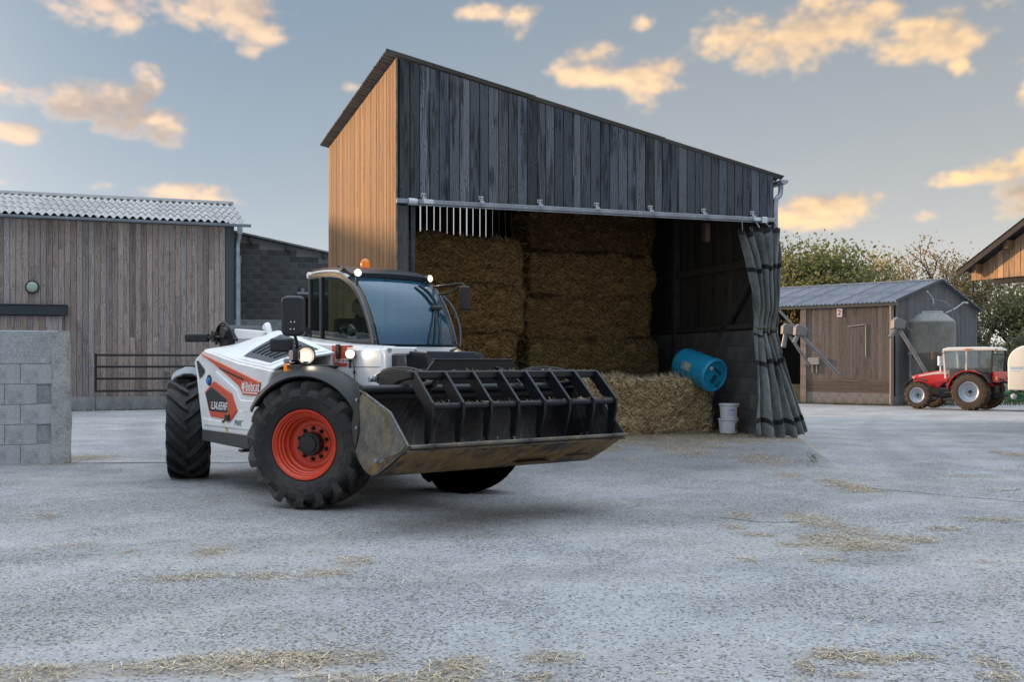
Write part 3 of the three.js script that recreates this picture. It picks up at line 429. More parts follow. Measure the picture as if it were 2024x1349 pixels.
// ------------------------------------------------------------------ the long plank-clad barn on the left, extended out of frame to block the sun
const LB = [-8.79, 0, -32.3];
const lbarn = thing('plank_barn', 'long grey-brown plank barn on the left with pale corrugated roof and zinc gutter', 'barn', LB, B_TURN);
{
  const r = rng(17), PL = 0.42, TOPY = 5.74, cols = [[0.43, 0.35, 0.315], [0.44, 0.385, 0.37], [0.375, 0.30, 0.265], [0.44, 0.365, 0.33], [0.39, 0.33, 0.31]];
  for (let X = -0.26; X > -8.6; X -= 0.166) {
    let y = PL; const cuts = r() < 0.75 ? [PL + 0.6 + r() * 4.2] : []; cuts.push(TOPY);
    for (const c of cuts) { const m = part('plank', plank(0.158, c - y - 0.004, 0.024, r, vary(r, cols[Math.floor(r() * 5)], 0.2, 0.05)), M.knot, lbarn); m.position.set(X - 0.083, y, 0.012 + r() * 0.004); y = c; }
  }
  part('wall_core', [bx(8.5, 5.7, 0.2, -4.3, 2.86, -0.115), bx(32, 5.7, 0.25, -24.5, 2.86, -0.1), bx(0.25, 5.7, 11.6, -0.14, 2.86, -6.05), bx(0.25, 5.7, 11.6, -40.3, 2.86, -6.05), bx(40, 5.7, 0.25, -20.3, 2.86, -11.9)], std([0.10, 0.08, 0.07], 0.9), lbarn);  // the long outer run is an unseen extension added to shade the yard
  part('gable_wall', [plate([[-0.25, 5.6], [-11.9, 5.6], [-6.0, 7.2]], 0, 0.12, 0.004).rotateY(-Math.PI / 2), plate([[-0.25, 5.6], [-11.9, 5.6], [-6.0, 7.2]], 0, 0.12, 0.004).rotateY(-Math.PI / 2).translate(-40.1, 0, 0)].map((g) => g.scale(1, 1, 1)), std([0.16, 0.13, 0.11], 0.9), lbarn);
  const conc = std([0.34, 0.35, 0.345], 0.92, 0, { map: grimeTex, bumpMap: grimeTex, bumpScale: 0.006 });
  for (let i = 0; i < 5; i++) part('plinth', bx(1.99, PL + 0.1, 0.12, -1.05 - i * 2.0, PL / 2 - 0.05, 0.04, 0.01), conc, lbarn);
  part('plinth', bx(30, PL + 0.1, 0.12, -25.2, PL / 2 - 0.05, 0.04, 0.01), conc, lbarn);  // plinth under the added, unseen stretch
  const flash = std([0.075, 0.09, 0.105], 0.5, 0.4);
  part('corner_flashing', [bx(0.25, 5.75, 0.06, -0.125, 2.88, 0.012, 0.006), bx(0.05, 5.75, 0.4, -0.01, 2.88, -0.2, 0.006)], flash, lbarn);
  // roof: four courses of corrugated sheets
  const fc = std([0.60, 0.59, 0.565], 0.85, 0, { map: grimeTex }), fc2 = std([0.54, 0.53, 0.51], 0.85, 0, { map: grimeTex }), run = 5.86, rise = 1.42, SL = Math.hypot(run, rise), pit = Math.atan2(rise, run), cl = SL / 4 + 0.16, wv = 0.22;
  const sheet = slab(30, 1, (u, v) => [-u * wv * 4.5, 0.046 * Math.cos(u * 4.5 * 6.2832), -v * cl], 0.012);
  for (let c = 0; c < 10; c++) for (let k = 0; k < 4; k++) { const m = part('roof_sheet', sheet, r() < 0.5 ? fc : fc2, lbarn), s = k * SL / 4 - 0.22; m.position.set(0.32 - c * wv * 4, 5.90 + s * Math.sin(pit) + 0.016 + (c % 2) * 0.006, 0.0 - s * Math.cos(pit)); m.rotation.x = pit - 0.018; }
  part('far_roof', [bx(32, 0.06, SL + 0.3, 0, 0, 0, 0.01).rotateX(pit).translate(-24.6, 5.9 + rise / 2, -run / 2), bx(40.8, 0.06, SL + 0.3, 0, 0, 0, 0.01).rotateX(-pit).translate(-20.2, 5.9 + rise / 2, -run * 1.5)], fc, lbarn);  // front slope beyond the frame is added as a sun blocker
  part('ridge_cap', [cyl([-40, 5.93 + rise, -run], [0.34, 5.93 + rise, -run], 0.10, 0.10, 10)], std([0.30, 0.31, 0.32], 0.8), lbarn);
  // half-round gutter in joined lengths
  const gl = slab(10, 1, (u, v) => { const a = Math.PI * (1 + u); return [-v * 0.992, 0.085 * Math.sin(a), 0.085 * Math.cos(a)]; }, 0.004);
  for (let i = 0; i < 11; i++) { const m = part('gutter_length', gl, M.zinc, lbarn); m.position.set(0.50 - i * 1.0, 5.80, 0.30); }
  for (let i = 0; i < 10; i++) part('gutter_joint', [tube(Array.from({ length: 7 }, (_, k) => [-0.5 - i, 5.80 + 0.089 * Math.sin(Math.PI * (1 + k / 6)), 0.30 + 0.089 * Math.cos(Math.PI * (1 + k / 6))]), 0.010, 10, 6)], M.zinc, lbarn);
  part('gutter_end', [plate(Array.from({ length: 11 }, (_, k) => [0.086 * Math.cos(Math.PI * (1 + k / 10)), 0.086 * Math.sin(Math.PI * (1 + k / 10))]), 0, 0.006, 0).rotateY(Math.PI / 2).translate(0.50, 5.80, 0.30), bx(0.16, 0.26, 0.16, 0.17, 5.60, 0.29, 0.03)], M.zinc, lbarn);
  part('downpipe', [tube([[0.17, 5.5, 0.29], [0.16, 5.38, 0.22], [0.13, 5.22, 0.12], [0.12, 5.05, 0.10]], 0.055, 16, 10), cyl([0.12, 5.08, 0.10], [0.12, 0.1, 0.10], 0.06, 0.06, 14), cyl([0.12, 4.0, 0.10], [0.12, 3.93, 0.10], 0.07, 0.07, 14), cyl([0.12, 2.4, 0.10], [0.12, 2.33, 0.10], 0.07, 0.07, 14)], M.zinc, lbarn);
  part('conduit', [cyl([0.20, 4.75, -0.35], [0.20, 0.2, -0.35], 0.032, 0.032, 10), bx(0.1, 0.22, 0.08, 0.20, 4.75, -0.35)], M.zinc, lbarn);
  // sliding door under its dark track cover, mostly behind the block wall
  const door = group('sliding_door', lbarn);
  for (let i = 0; i < 14; i++) { const m = part('door_board', plank(0.166, 2.68, 0.024, r, vary(r, cols[i % 5], 0.18, 0.05)), M.knot, door); m.position.set(-5.16 - i * 0.172, 0.16, 0.10); }
  part('door_edge', bx(0.10, 2.68, 0.05, -5.02, 1.5, 0.10, 0.004), std([0.30, 0.29, 0.28], 0.6, 0.1), door);
  part('track_cover', [bx(5.2, 0.30, 0.17, -7.42, 3.01, 0.13, 0.012), bx(5.22, 0.03, 0.20, -7.42, 3.17, 0.14, 0.006)], std([0.030, 0.040, 0.048], 0.5, 0.3), lbarn);
}
{
  const t = thing('wall_lamp', 'round bulkhead lamp with dark rim on the plank wall', 'lamp', [0, 0, 0]); t.position.copy(V(-5.79, 3.70, 0.03).applyMatrix4(lbarn.matrix.compose(lbarn.position, lbarn.quaternion, lbarn.scale))); t.rotation.y = B_TURN;
  part('rim', [new THREE.TorusGeometry(0.165, 0.03, 10, 28).translate(0, 0, 0.05), cyl([0, 0, 0], [0, 0, 0.05], 0.18, 0.18, 24)], M.black, t);
  part('diffuser', new THREE.SphereGeometry(0.165, 24, 10, 0, 6.2832, 0, Math.PI / 2).rotateX(Math.PI / 2).scale(1, 1, 0.5).translate(0, 0, 0.05), std([0.33, 0.42, 0.38], 0.35), t);
  const g = thing('field_gate', 'black tubular steel gate with four bars against the plank barn', 'gate', [0, 0, 0]); g.position.copy(V(0, 0, 0.42).applyMatrix4(lbarn.matrix)); g.rotation.y = B_TURN;
  const gm = std([0.022, 0.020, 0.020], 0.5, 0.3);
  for (const y of [1.68, 1.33, 0.97, 0.60]) part('bar', cyl([-4.02, y, 0], [-0.7, y, 0], 0.035, 0.035, 10), gm, g);
  for (const X of [-4.02, -0.7]) part('stile', cyl([X, 0.56, 0], [X, 1.73, 0], 0.04, 0.04, 10), gm, g);
  part('latch', [bx(0.16, 0.09, 0.06, -4.12, 1.33, 0.0, 0.01), cyl([-4.2, 1.33, 0], [-3.9, 1.33, 0], 0.022, 0.022, 8)], M.galv, g);
}
// ------------------------------------------------------------------ concrete-block annex between the barns
{
  const t = thing('block_building', 'dark concrete block building with sloping roof between the two barns', 'building', LB, B_TURN), r = rng(29), Z = -2.5, top = (X) => 5.88 - 0.19 * X;
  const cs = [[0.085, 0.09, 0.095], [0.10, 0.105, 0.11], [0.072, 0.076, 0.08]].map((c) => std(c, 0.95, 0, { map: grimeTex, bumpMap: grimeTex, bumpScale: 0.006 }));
  const geo = cbox(0.492, 0.193, 0.2, 0.008);
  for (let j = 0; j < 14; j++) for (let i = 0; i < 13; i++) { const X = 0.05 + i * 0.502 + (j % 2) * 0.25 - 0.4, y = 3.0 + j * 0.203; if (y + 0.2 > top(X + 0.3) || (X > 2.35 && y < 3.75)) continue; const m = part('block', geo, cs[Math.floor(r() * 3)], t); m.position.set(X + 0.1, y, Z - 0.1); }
  part('mortar', [plate([[-0.6, 2.9], [2.3, 2.9], [2.3, 3.78], [6.2, 3.78], [6.2, top(6.2)], [-0.6, top(-0.6)]], Z - 0.19, Z - 0.009, 0.004)], std([0.17, 0.175, 0.18], 0.95), t);
  part('lower_wall', [bx(2.9, 2.95, 0.24, 0.85, 1.45, Z - 0.1, 0.02)], std([0.26, 0.29, 0.30], 0.9, 0, { map: grimeTex, bumpMap: grimeTex, bumpScale: 0.008 }), t);
  part('side_wall', [bx(0.2, 4.6, 6, 6.1, 2.3, Z - 3.1), bx(6.8, 4.6, 0.2, 2.8, 2.3, Z - 6)], cs[0], t);
  part('roof_edge', [bar([-0.9, top(-0.9) + 0.05, Z - 3], [6.6, top(6.6) + 0.05, Z - 3], 6.4, 0.06)], std([0.20, 0.195, 0.185], 0.85, 0, { map: grimeTex }), t);
  for (const X of [0.72, 1.95, 3.2]) part('purlin_end', bx(0.12, 0.16, 0.3, X, top(X) - 0.12, Z + 0.06, 0.01), std([0.05, 0.045, 0.04], 0.85), t);
  part('door_rail', [bx(3.6, 0.08, 0.06, 4.05, 3.86, Z + 0.08, 0.01)], M.galv, t); part('rail_bracket', [bx(0.12, 0.16, 0.08, 2.45, 3.95, Z + 0.05, 0.006)], M.galv, t);
}
// ------------------------------------------------------------------ block wall in the left foreground
{
  const t = thing('block_wall', 'low grey concrete block wall in the left foreground with rough cast end pier', 'wall', [-6.27, 0, -14.5], B_TURN), r = rng(57);
  const speck = tex(512, 512, gray((x, y) => 0.66 + 0.55 * (fbm(x / 512 * 64, y / 512 * 64, 3, 64, 64) - 0.5) + 0.4 * (fbm(x / 512 * 5, y / 512 * 5, 4, 5, 5) - 0.5) + 0.06));
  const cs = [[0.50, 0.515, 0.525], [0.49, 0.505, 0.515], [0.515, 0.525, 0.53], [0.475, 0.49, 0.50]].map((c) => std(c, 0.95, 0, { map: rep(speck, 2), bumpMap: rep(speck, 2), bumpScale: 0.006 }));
  const geo = cbox(0.408, 0.278, 0.2, 0.006);
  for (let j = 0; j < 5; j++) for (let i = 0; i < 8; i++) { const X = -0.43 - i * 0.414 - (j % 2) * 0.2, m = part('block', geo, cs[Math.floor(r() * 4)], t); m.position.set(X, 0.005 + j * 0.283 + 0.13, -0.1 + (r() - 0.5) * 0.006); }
  part('mortar', [bx(3.6, 1.42, 0.17, -1.95, 0.69, -0.102, 0.004)], std([0.34, 0.345, 0.35], 0.95, 0, { map: speck }), t);
  part('rendered_top', [bx(3.6, 0.47, 0.212, -1.95, 1.645, -0.1, 0.012)], std([0.45, 0.475, 0.485], 0.92, 0, { map: speck, bumpMap: speck, bumpScale: 0.006 }), t);
  const pier = grid(6, 40, (u, v) => { const a = u * 6.2832 + 0.785, y = v * 1.885 - 0.02, k = 0.035 * (vnoise(v * 9 + 4, u < 1 ? Math.floor(u * 6) : 0) - 0.5); const q = [[-0.235, 0.012], [-0.02, 0.012], [0.0, -0.01], [0.0, -0.2], [-0.02, -0.215], [-0.235, -0.215], [-0.235, 0.012]][Math.round(u * 6)]; return [q[0] + (q[0] > -0.1 ? k : -k), y, q[1]]; });
  part('end_pier', [metres(toCreasedNormals(pier, 0.5)), bx(0.225, 0.012, 0.2, -0.125, 1.872, -0.1, 0.003)], std([0.50, 0.50, 0.48], 0.95, 0, { map: speck, bumpMap: speck, bumpScale: 0.01 }), t);
}
// ------------------------------------------------------------------ barrel, tubs, curtain
{
  const ax = V(0.52, -0.26, 0.81).normalize(), c = barnAt(5.87, 1.18, 1.31), t = thing('plastic_barrel', 'blue plastic barrel tipped over on the end of the lone bale', 'barrel', c); t.quaternion.setFromUnitVectors(V(0, 1, 0), ax);
  const blue = std([0.016, 0.27, 0.46], 0.38), R = 0.30, h = 0.44;
  part('barrel_body', lathe([[0.001, -h + 0.02], [R - 0.05, -h + 0.02], [R - 0.045, -h], [R - 0.01, -h + 0.008], [R, -h + 0.05], [R + 0.008, -h + 0.1], [R, -h + 0.12], [R, -0.14], [R + 0.012, -0.12], [R, -0.1], [R, 0.12], [R + 0.012, 0.14], [R, 0.16], [R, h - 0.11], [R + 0.014, h - 0.07], [R + 0.006, h - 0.015], [R - 0.02, h], [R - 0.05, h - 0.005], [R - 0.06, h - 0.035], [0.001, h - 0.03]], 40), blue, t);
  part('bung', [cyl([0.17, h - 0.03, 0.08], [0.17, h + 0.005, 0.08], 0.045, 0.045, 16)], std([0.012, 0.15, 0.25], 0.5), t); part('bung', [cyl([-0.18, h - 0.03, -0.05], [-0.18, h + 0.0, -0.05], 0.035, 0.035, 16)], std([0.45, 0.5, 0.52], 0.5), t);
  part('moulded_recess', [bx(0.10, 0.012, 0.16, 0.03, h - 0.028, 0.06, 0.004), bx(0.22, 0.012, 0.05, 0.0, h - 0.027, -0.1, 0.004)], std([0.006, 0.08, 0.13], 0.6), t);
  const lab = grid(6, 1, (u, v) => { const a = 2.5 + u * 0.5; return [(R + 0.004) * Math.cos(a), -0.16 + v * 0.24, (R + 0.004) * Math.sin(a)]; });
  part('paper_label', lab, std([0.45, 0.48, 0.45], 0.8, 0, { map: grimeTex }), t);
}
{
  const lid = std([0.68, 0.69, 0.72], 0.4);
  const make = (label, X, T, y, turn, look) => {
    const t = thing('paint_tub', label, 'paint tub', barnAt(X, T, y), turn);
    part('tub_body', lathe([[0.001, 0], [0.145, 0], [0.155, 0.01], [0.172, 0.235], [0.178, 0.24], [0.178, 0.252], [0.17, 0.256], [0.001, 0.256]], 28), lid, t); part('lid_rim', lathe([[0.182, 0.232], [0.186, 0.24], [0.186, 0.262], [0.176, 0.266], [0.150, 0.262], [0.001, 0.26]], 28), std([0.60, 0.62, 0.66], 0.4), t);
    const strip = (a0, a1, y0, y1, k, mat, nm) => part(nm, grid(10, 1, (u, v) => { const a = a0 + u * (a1 - a0), yy = y0 + v * (y1 - y0), R = 0.157 + 0.017 * (yy / 0.24) + k; return [R * Math.cos(a), yy, R * Math.sin(a)]; }), mat, t);
    if (look) { strip(0.9, 2.0, 0.04, 0.19, 0.003, std([0.55, 0.53, 0.62], 0.6), 'label'); strip(0.35, 0.9, 0.04, 0.2, 0.0035, std([0.22, 0.03, 0.08], 0.6), 'label_edge'); strip(1.3, 1.7, 0.14, 0.16, 0.005, std([0.15, 0.12, 0.4], 0.6), 'label_mark'); strip(1.15, 1.6, 0.075, 0.085, 0.005, std([0.25, 0.24, 0.35], 0.6), 'label_mark'); }
    else { strip(0.55, 1.1, 0.06, 0.2, 0.003, std([0.20, 0.14, 0.09], 0.7), 'label'); strip(1.2, 2.1, 0.05, 0.2, 0.003, std([0.62, 0.63, 0.66], 0.6), 'label'); }
  };
  make('white plastic tub at the bottom, carrying another tub', 6.17, 0.66, FLOOR + 0.02, 0.1, false);
  make('white plastic tub with a coloured label on top of another tub', 6.185, 0.655, FLOOR + 0.288, 0.05, true);
}
{
  const t = thing('barn_curtain', 'grey woven curtain gathered and tied at the right of the barn opening', 'curtain', barnAt(0, 0), B_TURN);
  const L = [[0.0, 6.17], [0.05, 6.18], [0.14, 6.16], [0.5, 6.17], [1.35, 6.2], [1.95, 6.19], [2.3, 6.22], [2.7, 6.18], [3.2, 6.05], [3.5, 5.95], [3.74, 5.86], [3.82, 5.84]], Rr = [[0.0, 7.22], [0.2, 7.22], [0.6, 7.05], [1.1, 6.88], [1.6, 6.70], [1.95, 6.63], [2.4, 6.65], [2.8, 6.66], [3.3, 6.68], [3.7, 6.70], [3.82, 6.71]];
  const f = (u, v, off = 0) => {
    const lo = 0.17 + 0.13 * sstep(0.72, 1, u) + 0.03 * Math.sin(u * 19) + 0.015 * Math.sin(u * 53), hi = 3.80 - 0.11 * Math.abs(Math.sin(u * Math.PI * 3)) * (1 - 0.5 * u) - 0.10 * Math.pow(1 - u, 3), y = lerp(lo, hi, v), tie = Math.exp(-(((y - 2.03) / 0.28) ** 2)), X = lerp(curve(L, y), curve(Rr, y), u + 0.02 * Math.sin(u * 25 + y * 1.5) * (1 - u) * u * 4);
    const amp = (0.10 - 0.065 * tie) * (0.75 + 0.5 * vnoise(u * 5 + 3, y * 1.2 + 8)), k = 5.5 + 0.6 * Math.sin(y * 1.1), w = Math.sin(u * k * 6.2832 + 0.9 * Math.sin(y * 1.7 + u * 4));
    const bulge = 0.10 * Math.sin(u * Math.PI) * (1 - 0.4 * tie), flare = 0.22 * sstep(1.9, 0.2, y) * Math.sin(u * Math.PI * 0.9 + 0.2), fine = 0.022 * (vnoise(u * 22 + 9, y * 5 + 3) - 0.5) + 0.05 * (vnoise(u * 7 + 19, y * 2.2 + 33) - 0.5);
    return [X, y, 0.16 + bulge + flare + amp * Math.sign(w) * Math.pow(Math.abs(w), 0.75) + fine + off];
  };
  const cloth = tex(512, 512, gray((x, y) => { const u = x / 512, v = y / 512; return 0.52 + 0.8 * (fbm(u * 5, v * 3, 5, 5, 3) - 0.5) + 0.4 * (fbm(u * 90, v * 30, 3, 90, 30) - 0.5) + 0.1 * Math.sin(x * 0.8) * Math.sin(y * 0.8); }));
  const cm = std([0.33, 0.345, 0.335], 0.85, 0, { map: rep(cloth, 2, 3), bumpMap: rep(cloth, 2, 3), bumpScale: 0.004 });
  part('cloth', slab(150, 64, (u, v) => f(u, v), 0.006), cm, t);
  const strap = std([0.025, 0.027, 0.03], 0.6);
  for (const [a, b, u0, u1] of [[0.062, 0.086, 0, 1], [0.345, 0.368, 0, 1], [0.49, 0.502, 0, 1], [0.80, 0.822, 0, 1]]) part('strap', grid(150, 3, (u, v) => f(lerp(u0, u1, u), lerp(a, b, v), 0.008)), strap, t);
  part('hem', grid(150, 2, (u, v) => f(u, lerp(0.978, 1.0, v), 0.009)), strap, t);
  const green = std([0.10, 0.14, 0.06], 0.9);
  part('tie', [tube(Array.from({ length: 14 }, (_, i) => { const p = f(0.02 + 0.96 * i / 13, 0.515, 0.018); return [p[0], 2.03 + 0.01 * Math.sin(i * 2), p[2]]; }), 0.014, 40, 6)], green, t);
  for (const u of [0.1, 0.45, 0.62, 0.9]) { const p = f(u, 1); part('hanger', [cyl([p[0], p[1] - 0.03, p[2]], [p[0], 3.88, 0.11], 0.01, 0.01, 6)], M.galv, t); }
}
// ------------------------------------------------------------------ far building on the right, with silo and augers
const FB = { x: 17.21, d: 46 }, FT = Math.atan2(-0.674, 0.738);
const FY = land(20, 46);
{
  const t = thing('machinery_shed', 'low grey timber farm shed with corrugated roof and a board numbered 2 over its door', 'shed', [FB.x, FY, -FB.d], FT), r = rng(71), EV = 4.72, RG = 5.95, DP = 10.75;
  const cw = [0.215, 0.175, 0.15];
  for (let i = 0; i < 24; i++) { const m = part('door_board', plank(0.168, 3.42, 0.03, r, vary(r, cw, 0.17, 0.03)), M.plain, t); m.position.set(-0.30 - i * 0.17, 1.20, 0.05); }
  for (let i = 0; i < 4; i++) { const m = part('low_board', plank(0.158, 4.05, 0.03, r, vary(r, [0.18, 0.13, 0.105], 0.15)).rotateZ(Math.PI / 2), M.plain, t); m.position.set(-0.22, 0.64 + i * 0.163, 0.045); }
  part('plinth', bx(4.2, 0.95, 0.2, -2.25, 0.10, -0.04, 0.02), std([0.27, 0.25, 0.225], 0.9, 0, { map: grimeTex }), t);
  part('corner_post', [bx(0.12, 4.7, 0.12, -0.1, 2.3, 0.04, 0.01)], std([0.30, 0.25, 0.20], 0.7), t); part('downpipe', [cyl([-0.12, 0, 0.14], [-0.12, 4.5, 0.14], 0.045, 0.045, 10)], std([0.36, 0.30, 0.25], 0.6), t);
  part('door_post', [bx(0.2, 4.6, 0.14, -4.42, 2.3, 0.02, 0.01), bx(0.09, 4.6, 0.1, -4.26, 2.3, 0.07, 0.01)], std([0.30, 0.24, 0.20], 0.8, 0, { map: grimeTex }), t);
  part('bay_post', [bx(0.18, 4.6, 0.18, -9.5, 2.3, 0), bx(0.18, 4.6, 0.18, -14, 2.3, 0)], std([0.12, 0.1, 0.09], 0.8), t);
  part('low_wall', [bx(5, 1.2, 0.2, -6.95, 0.3, -0.6, 0.02)], std([0.09, 0.10, 0.07], 0.95, 0, { map: grimeTex }), t);
  // gable boards
  for (let z = 0.06; z < DP - 0.05; z += 0.2) { const h = EV - 0.02 + (RG - EV) * (1 - Math.abs(z + 0.1 - DP / 2) / (DP / 2)), m = part('gable_board', plank(0.194, h - 0.3, 0.03, r, vary(r, [0.20, 0.205, 0.215], 0.17, 0.03), (z < DP / 2 ? 1 : -1) * (RG - EV) / (DP / 2)), M.plain, t); m.position.set(0.02, 0.3, -z - 0.1); m.rotation.y = Math.PI / 2; }
  part('gable_plinth', bx(0.2, 0.8, DP, -0.03, 0.02, -DP / 2, 0.02), std([0.2, 0.2, 0.2], 0.9, 0, { map: grimeTex }), t);
  part('back_wall', [bx(14, EV, 0.15, -7, EV / 2, -DP + 0.1), bx(0.15, EV, DP - 0.3, -13.9, EV / 2, -DP / 2), bx(0.1, 3.6, 5.6, -4.5, 1.8, -2.95)], std([0.06, 0.058, 0.055], 0.9), t);
  // corrugated roof
  const run = DP / 2 + 0.35, SL = Math.hypot(run, RG - EV), pit = Math.atan2(RG - EV, DP / 2), rm = [std([0.235, 0.25, 0.285], 0.85, 0, { map: grimeTex }), std([0.21, 0.225, 0.255], 0.85, 0, { map: grimeTex })], cl = SL / 2 + 0.1;
  const sheet = slab(24, 1, (u, v) => [-u * 1.02, 0.03 * Math.cos(u * 5 * 6.2832), -v * cl], 0.008);
  for (let c = 0; c < 14; c++) for (let k = 0; k < 2; k++) { const m = part('roof_sheet', sheet, rm[Math.floor(r() * 2)], t), s = k * SL / 2; m.position.set(0.28 - c, EV + 0.02 - 0.35 * Math.tan(pit) + s * Math.sin(pit) + (c % 2) * 0.006, 0.35 - s * Math.cos(pit)); m.rotation.x = pit; }
  part('far_slope', bx(14.2, 0.05, SL, 0, 0, 0).rotateX(-pit).translate(-6.8, (EV + RG) / 2, -DP * 0.75 - 0.1), rm[0], t);
  part('ridge_cap', [cyl([-14, RG + 0.05, -DP / 2], [0.32, RG + 0.05, -DP / 2], 0.07, 0.07, 8)], rm[0], t);
  part('barge_board', [bar([0.16, EV + 0.0, 0.2], [0.16, RG + 0.04, -DP / 2], 0.04, 0.12), bar([0.16, EV + 0.0, -DP - 0.2], [0.16, RG + 0.04, -DP / 2], 0.04, 0.12)], std([0.08, 0.085, 0.09], 0.7), t);
  part('eave_beam', [bar([-14, EV - 0.12, 0.16], [0.2, EV - 0.12, 0.16], 0.1, 0.14)], std([0.26, 0.22, 0.18], 0.7), t);
  const sg = group('number_board', t); part('board', bx(0.26, 0.40, 0.03, -2.55, 4.28, 0.09, 0.006), std([0.72, 0.70, 0.68], 0.6), sg); const n2 = letters('2', 0.25); n2.translate(-2.645, 4.155, 0.109); part('numeral', n2, std([0.42, 0.03, 0.05], 0.6), sg);
  part('meter_box', [bx(0.55, 0.34, 0.16, -3.80, 2.02, 0.14, 0.02), bx(0.05, 0.42, 0.05, -3.68, 1.66, 0.1), bx(0.05, 0.42, 0.05, -3.9, 1.66, 0.1)], std([0.30, 0.28, 0.25], 0.6), t);
  part('pipe_run', [cyl([-2.15, 3.62, 0.09], [-1.35, 3.70, 0.09], 0.02, 0.02, 6), cyl([-1.3, 3.7, 0.09], [-1.3, 2.2, 0.09], 0.015, 0.015, 6)], std([0.45, 0.40, 0.34], 0.6), t);
  part('floodlight', [tube([[0.1, 4.4, -6.0], [0.3, 4.6, -6.6], [0.4, 4.95, -7.6]], 0.03, 12, 6), bx(0.16, 0.08, 0.6, 0.4, 4.98, -7.9, 0.02)], std([0.55, 0.53, 0.50], 0.5), t);
}
{
  const y0 = 2.36, t = thing('feed_silo', 'squat translucent grey feed silo on a steel frame beside the shed gable', 'silo', [18.9, FY, -46.0], FT), r = 0.97, skin = phys([0.30, 0.305, 0.275], 0.55, 0, { transmission: 0.25, map: grimeTex });
  part('silo_body', lathe([[0.30, y0 - 0.9], [r - 0.03, y0 + 0.0], [r, y0 + 0.05], [r, y0 + 0.6], [r + 0.02, y0 + 0.63], [r, y0 + 0.66], [r, y0 + 1.36], [r + 0.02, y0 + 1.40], [r - 0.05, y0 + 1.48], [0.62, y0 + 1.74], [0.46, y0 + 1.82], [0.44, y0 + 1.90], [0.001, y0 + 1.92]], 36), skin, t);
  const st = std([0.30, 0.31, 0.32], 0.5, 0.5, { map: grimeTex });
  for (const a of [0.78, 2.36, 3.93, 5.5]) part('leg', bx(0.09, y0 + 0.1, 0.09, 0.98 * Math.cos(a), y0 / 2 + 0.03, 0.98 * Math.sin(a), 0.008), st, t);
  part('ring_beam', [bx(1.6, 0.1, 0.07, 0, y0, 0.72), bx(1.6, 0.1, 0.07, 0, y0, -0.72), bx(0.07, 0.1, 1.5, 0.72, y0, 0), bx(0.07, 0.1, 1.5, -0.72, y0, 0)], st, t);
  part('side_panel', [bx(1.32, 1.25, 0.03, 0, 1.55, -0.80), bx(0.03, 1.25, 1.3, 0.74, 1.55, 0)], std([0.12, 0.085, 0.06], 0.8, 0, { map: grimeTex }), t);
  part('fill_pipe', [tube([[-0.6, y0 + 2.9, -1.0], [-0.2, y0 + 2.5, -0.6], [0.05, y0 + 2.2, 0], [0.05, y0 + 1.95, 0]], 0.04, 16, 6), tube([[-0.6, y0 + 2.5, -1.0], [0.6, y0 + 2.2, -0.3], [0.95, y0 + 1.5, -0.35], [1.0, y0, -0.4]], 0.03, 16, 6)], std([0.13, 0.13, 0.14], 0.6), t);
}
{
  const am = std([0.24, 0.245, 0.25], 0.5, 0.4, { map: grimeTex }), hm = std([0.19, 0.18, 0.175], 0.5, 0.2);
  const auger = (label, hop, end, spout, k = 1) => {
    const t = thing('grain_auger', label, 'auger', [hop[0], hop[1], hop[2]]), e = [end[0] - hop[0], end[1] - hop[1], end[2] - hop[2]];
    part('auger_pipe', cyl([0, -0.1, 0], e, 0.085 * k, 0.085 * k, 12), am, t); part('motor_housing', plate([[-0.28, -0.14], [0.22, -0.18], [0.30, 0.16], [-0.10, 0.34], [-0.26, 0.2]], -0.2, 0.2, 0.03), hm, t); part('spout', cyl([-0.1, -0.12, 0.05], spout, 0.10, 0.12, 12), am, t); part('stay', cyl([0.02, 0.2, 0], [e[0] * 0.55 + 0.2, e[1] * 0.3 + 0.3, e[2] * 0.4 - 0.4], 0.02, 0.02, 6), am, t);
  };
  auger('grey auger pipe slanting down in front of the shed corner and silo', [16.92, 3.12, -44.8], [17.95, 0.95, -44.2], [-0.38, -0.55, 0.1]);
  auger('grey auger pipe slanting across the numbered door of the shed', [12.85, 2.85, -45.6], [14.52, 0.92, -45.4], [-0.30, -0.50, 0.1]);
  auger('shorter auger with tilted motor box in the open bay of the shed', [12.48, 2.92, -46.3], [13.42, 1.35, -46.1], [-0.22, -0.75, 0.1], 0.8);
  part('roof_strut', [cyl([0.0, 1.0, -1.5], [0.75, 0.1, -1.2], 0.06, 0.06, 8)], am, scene.children[scene.children.length - 1]);
}
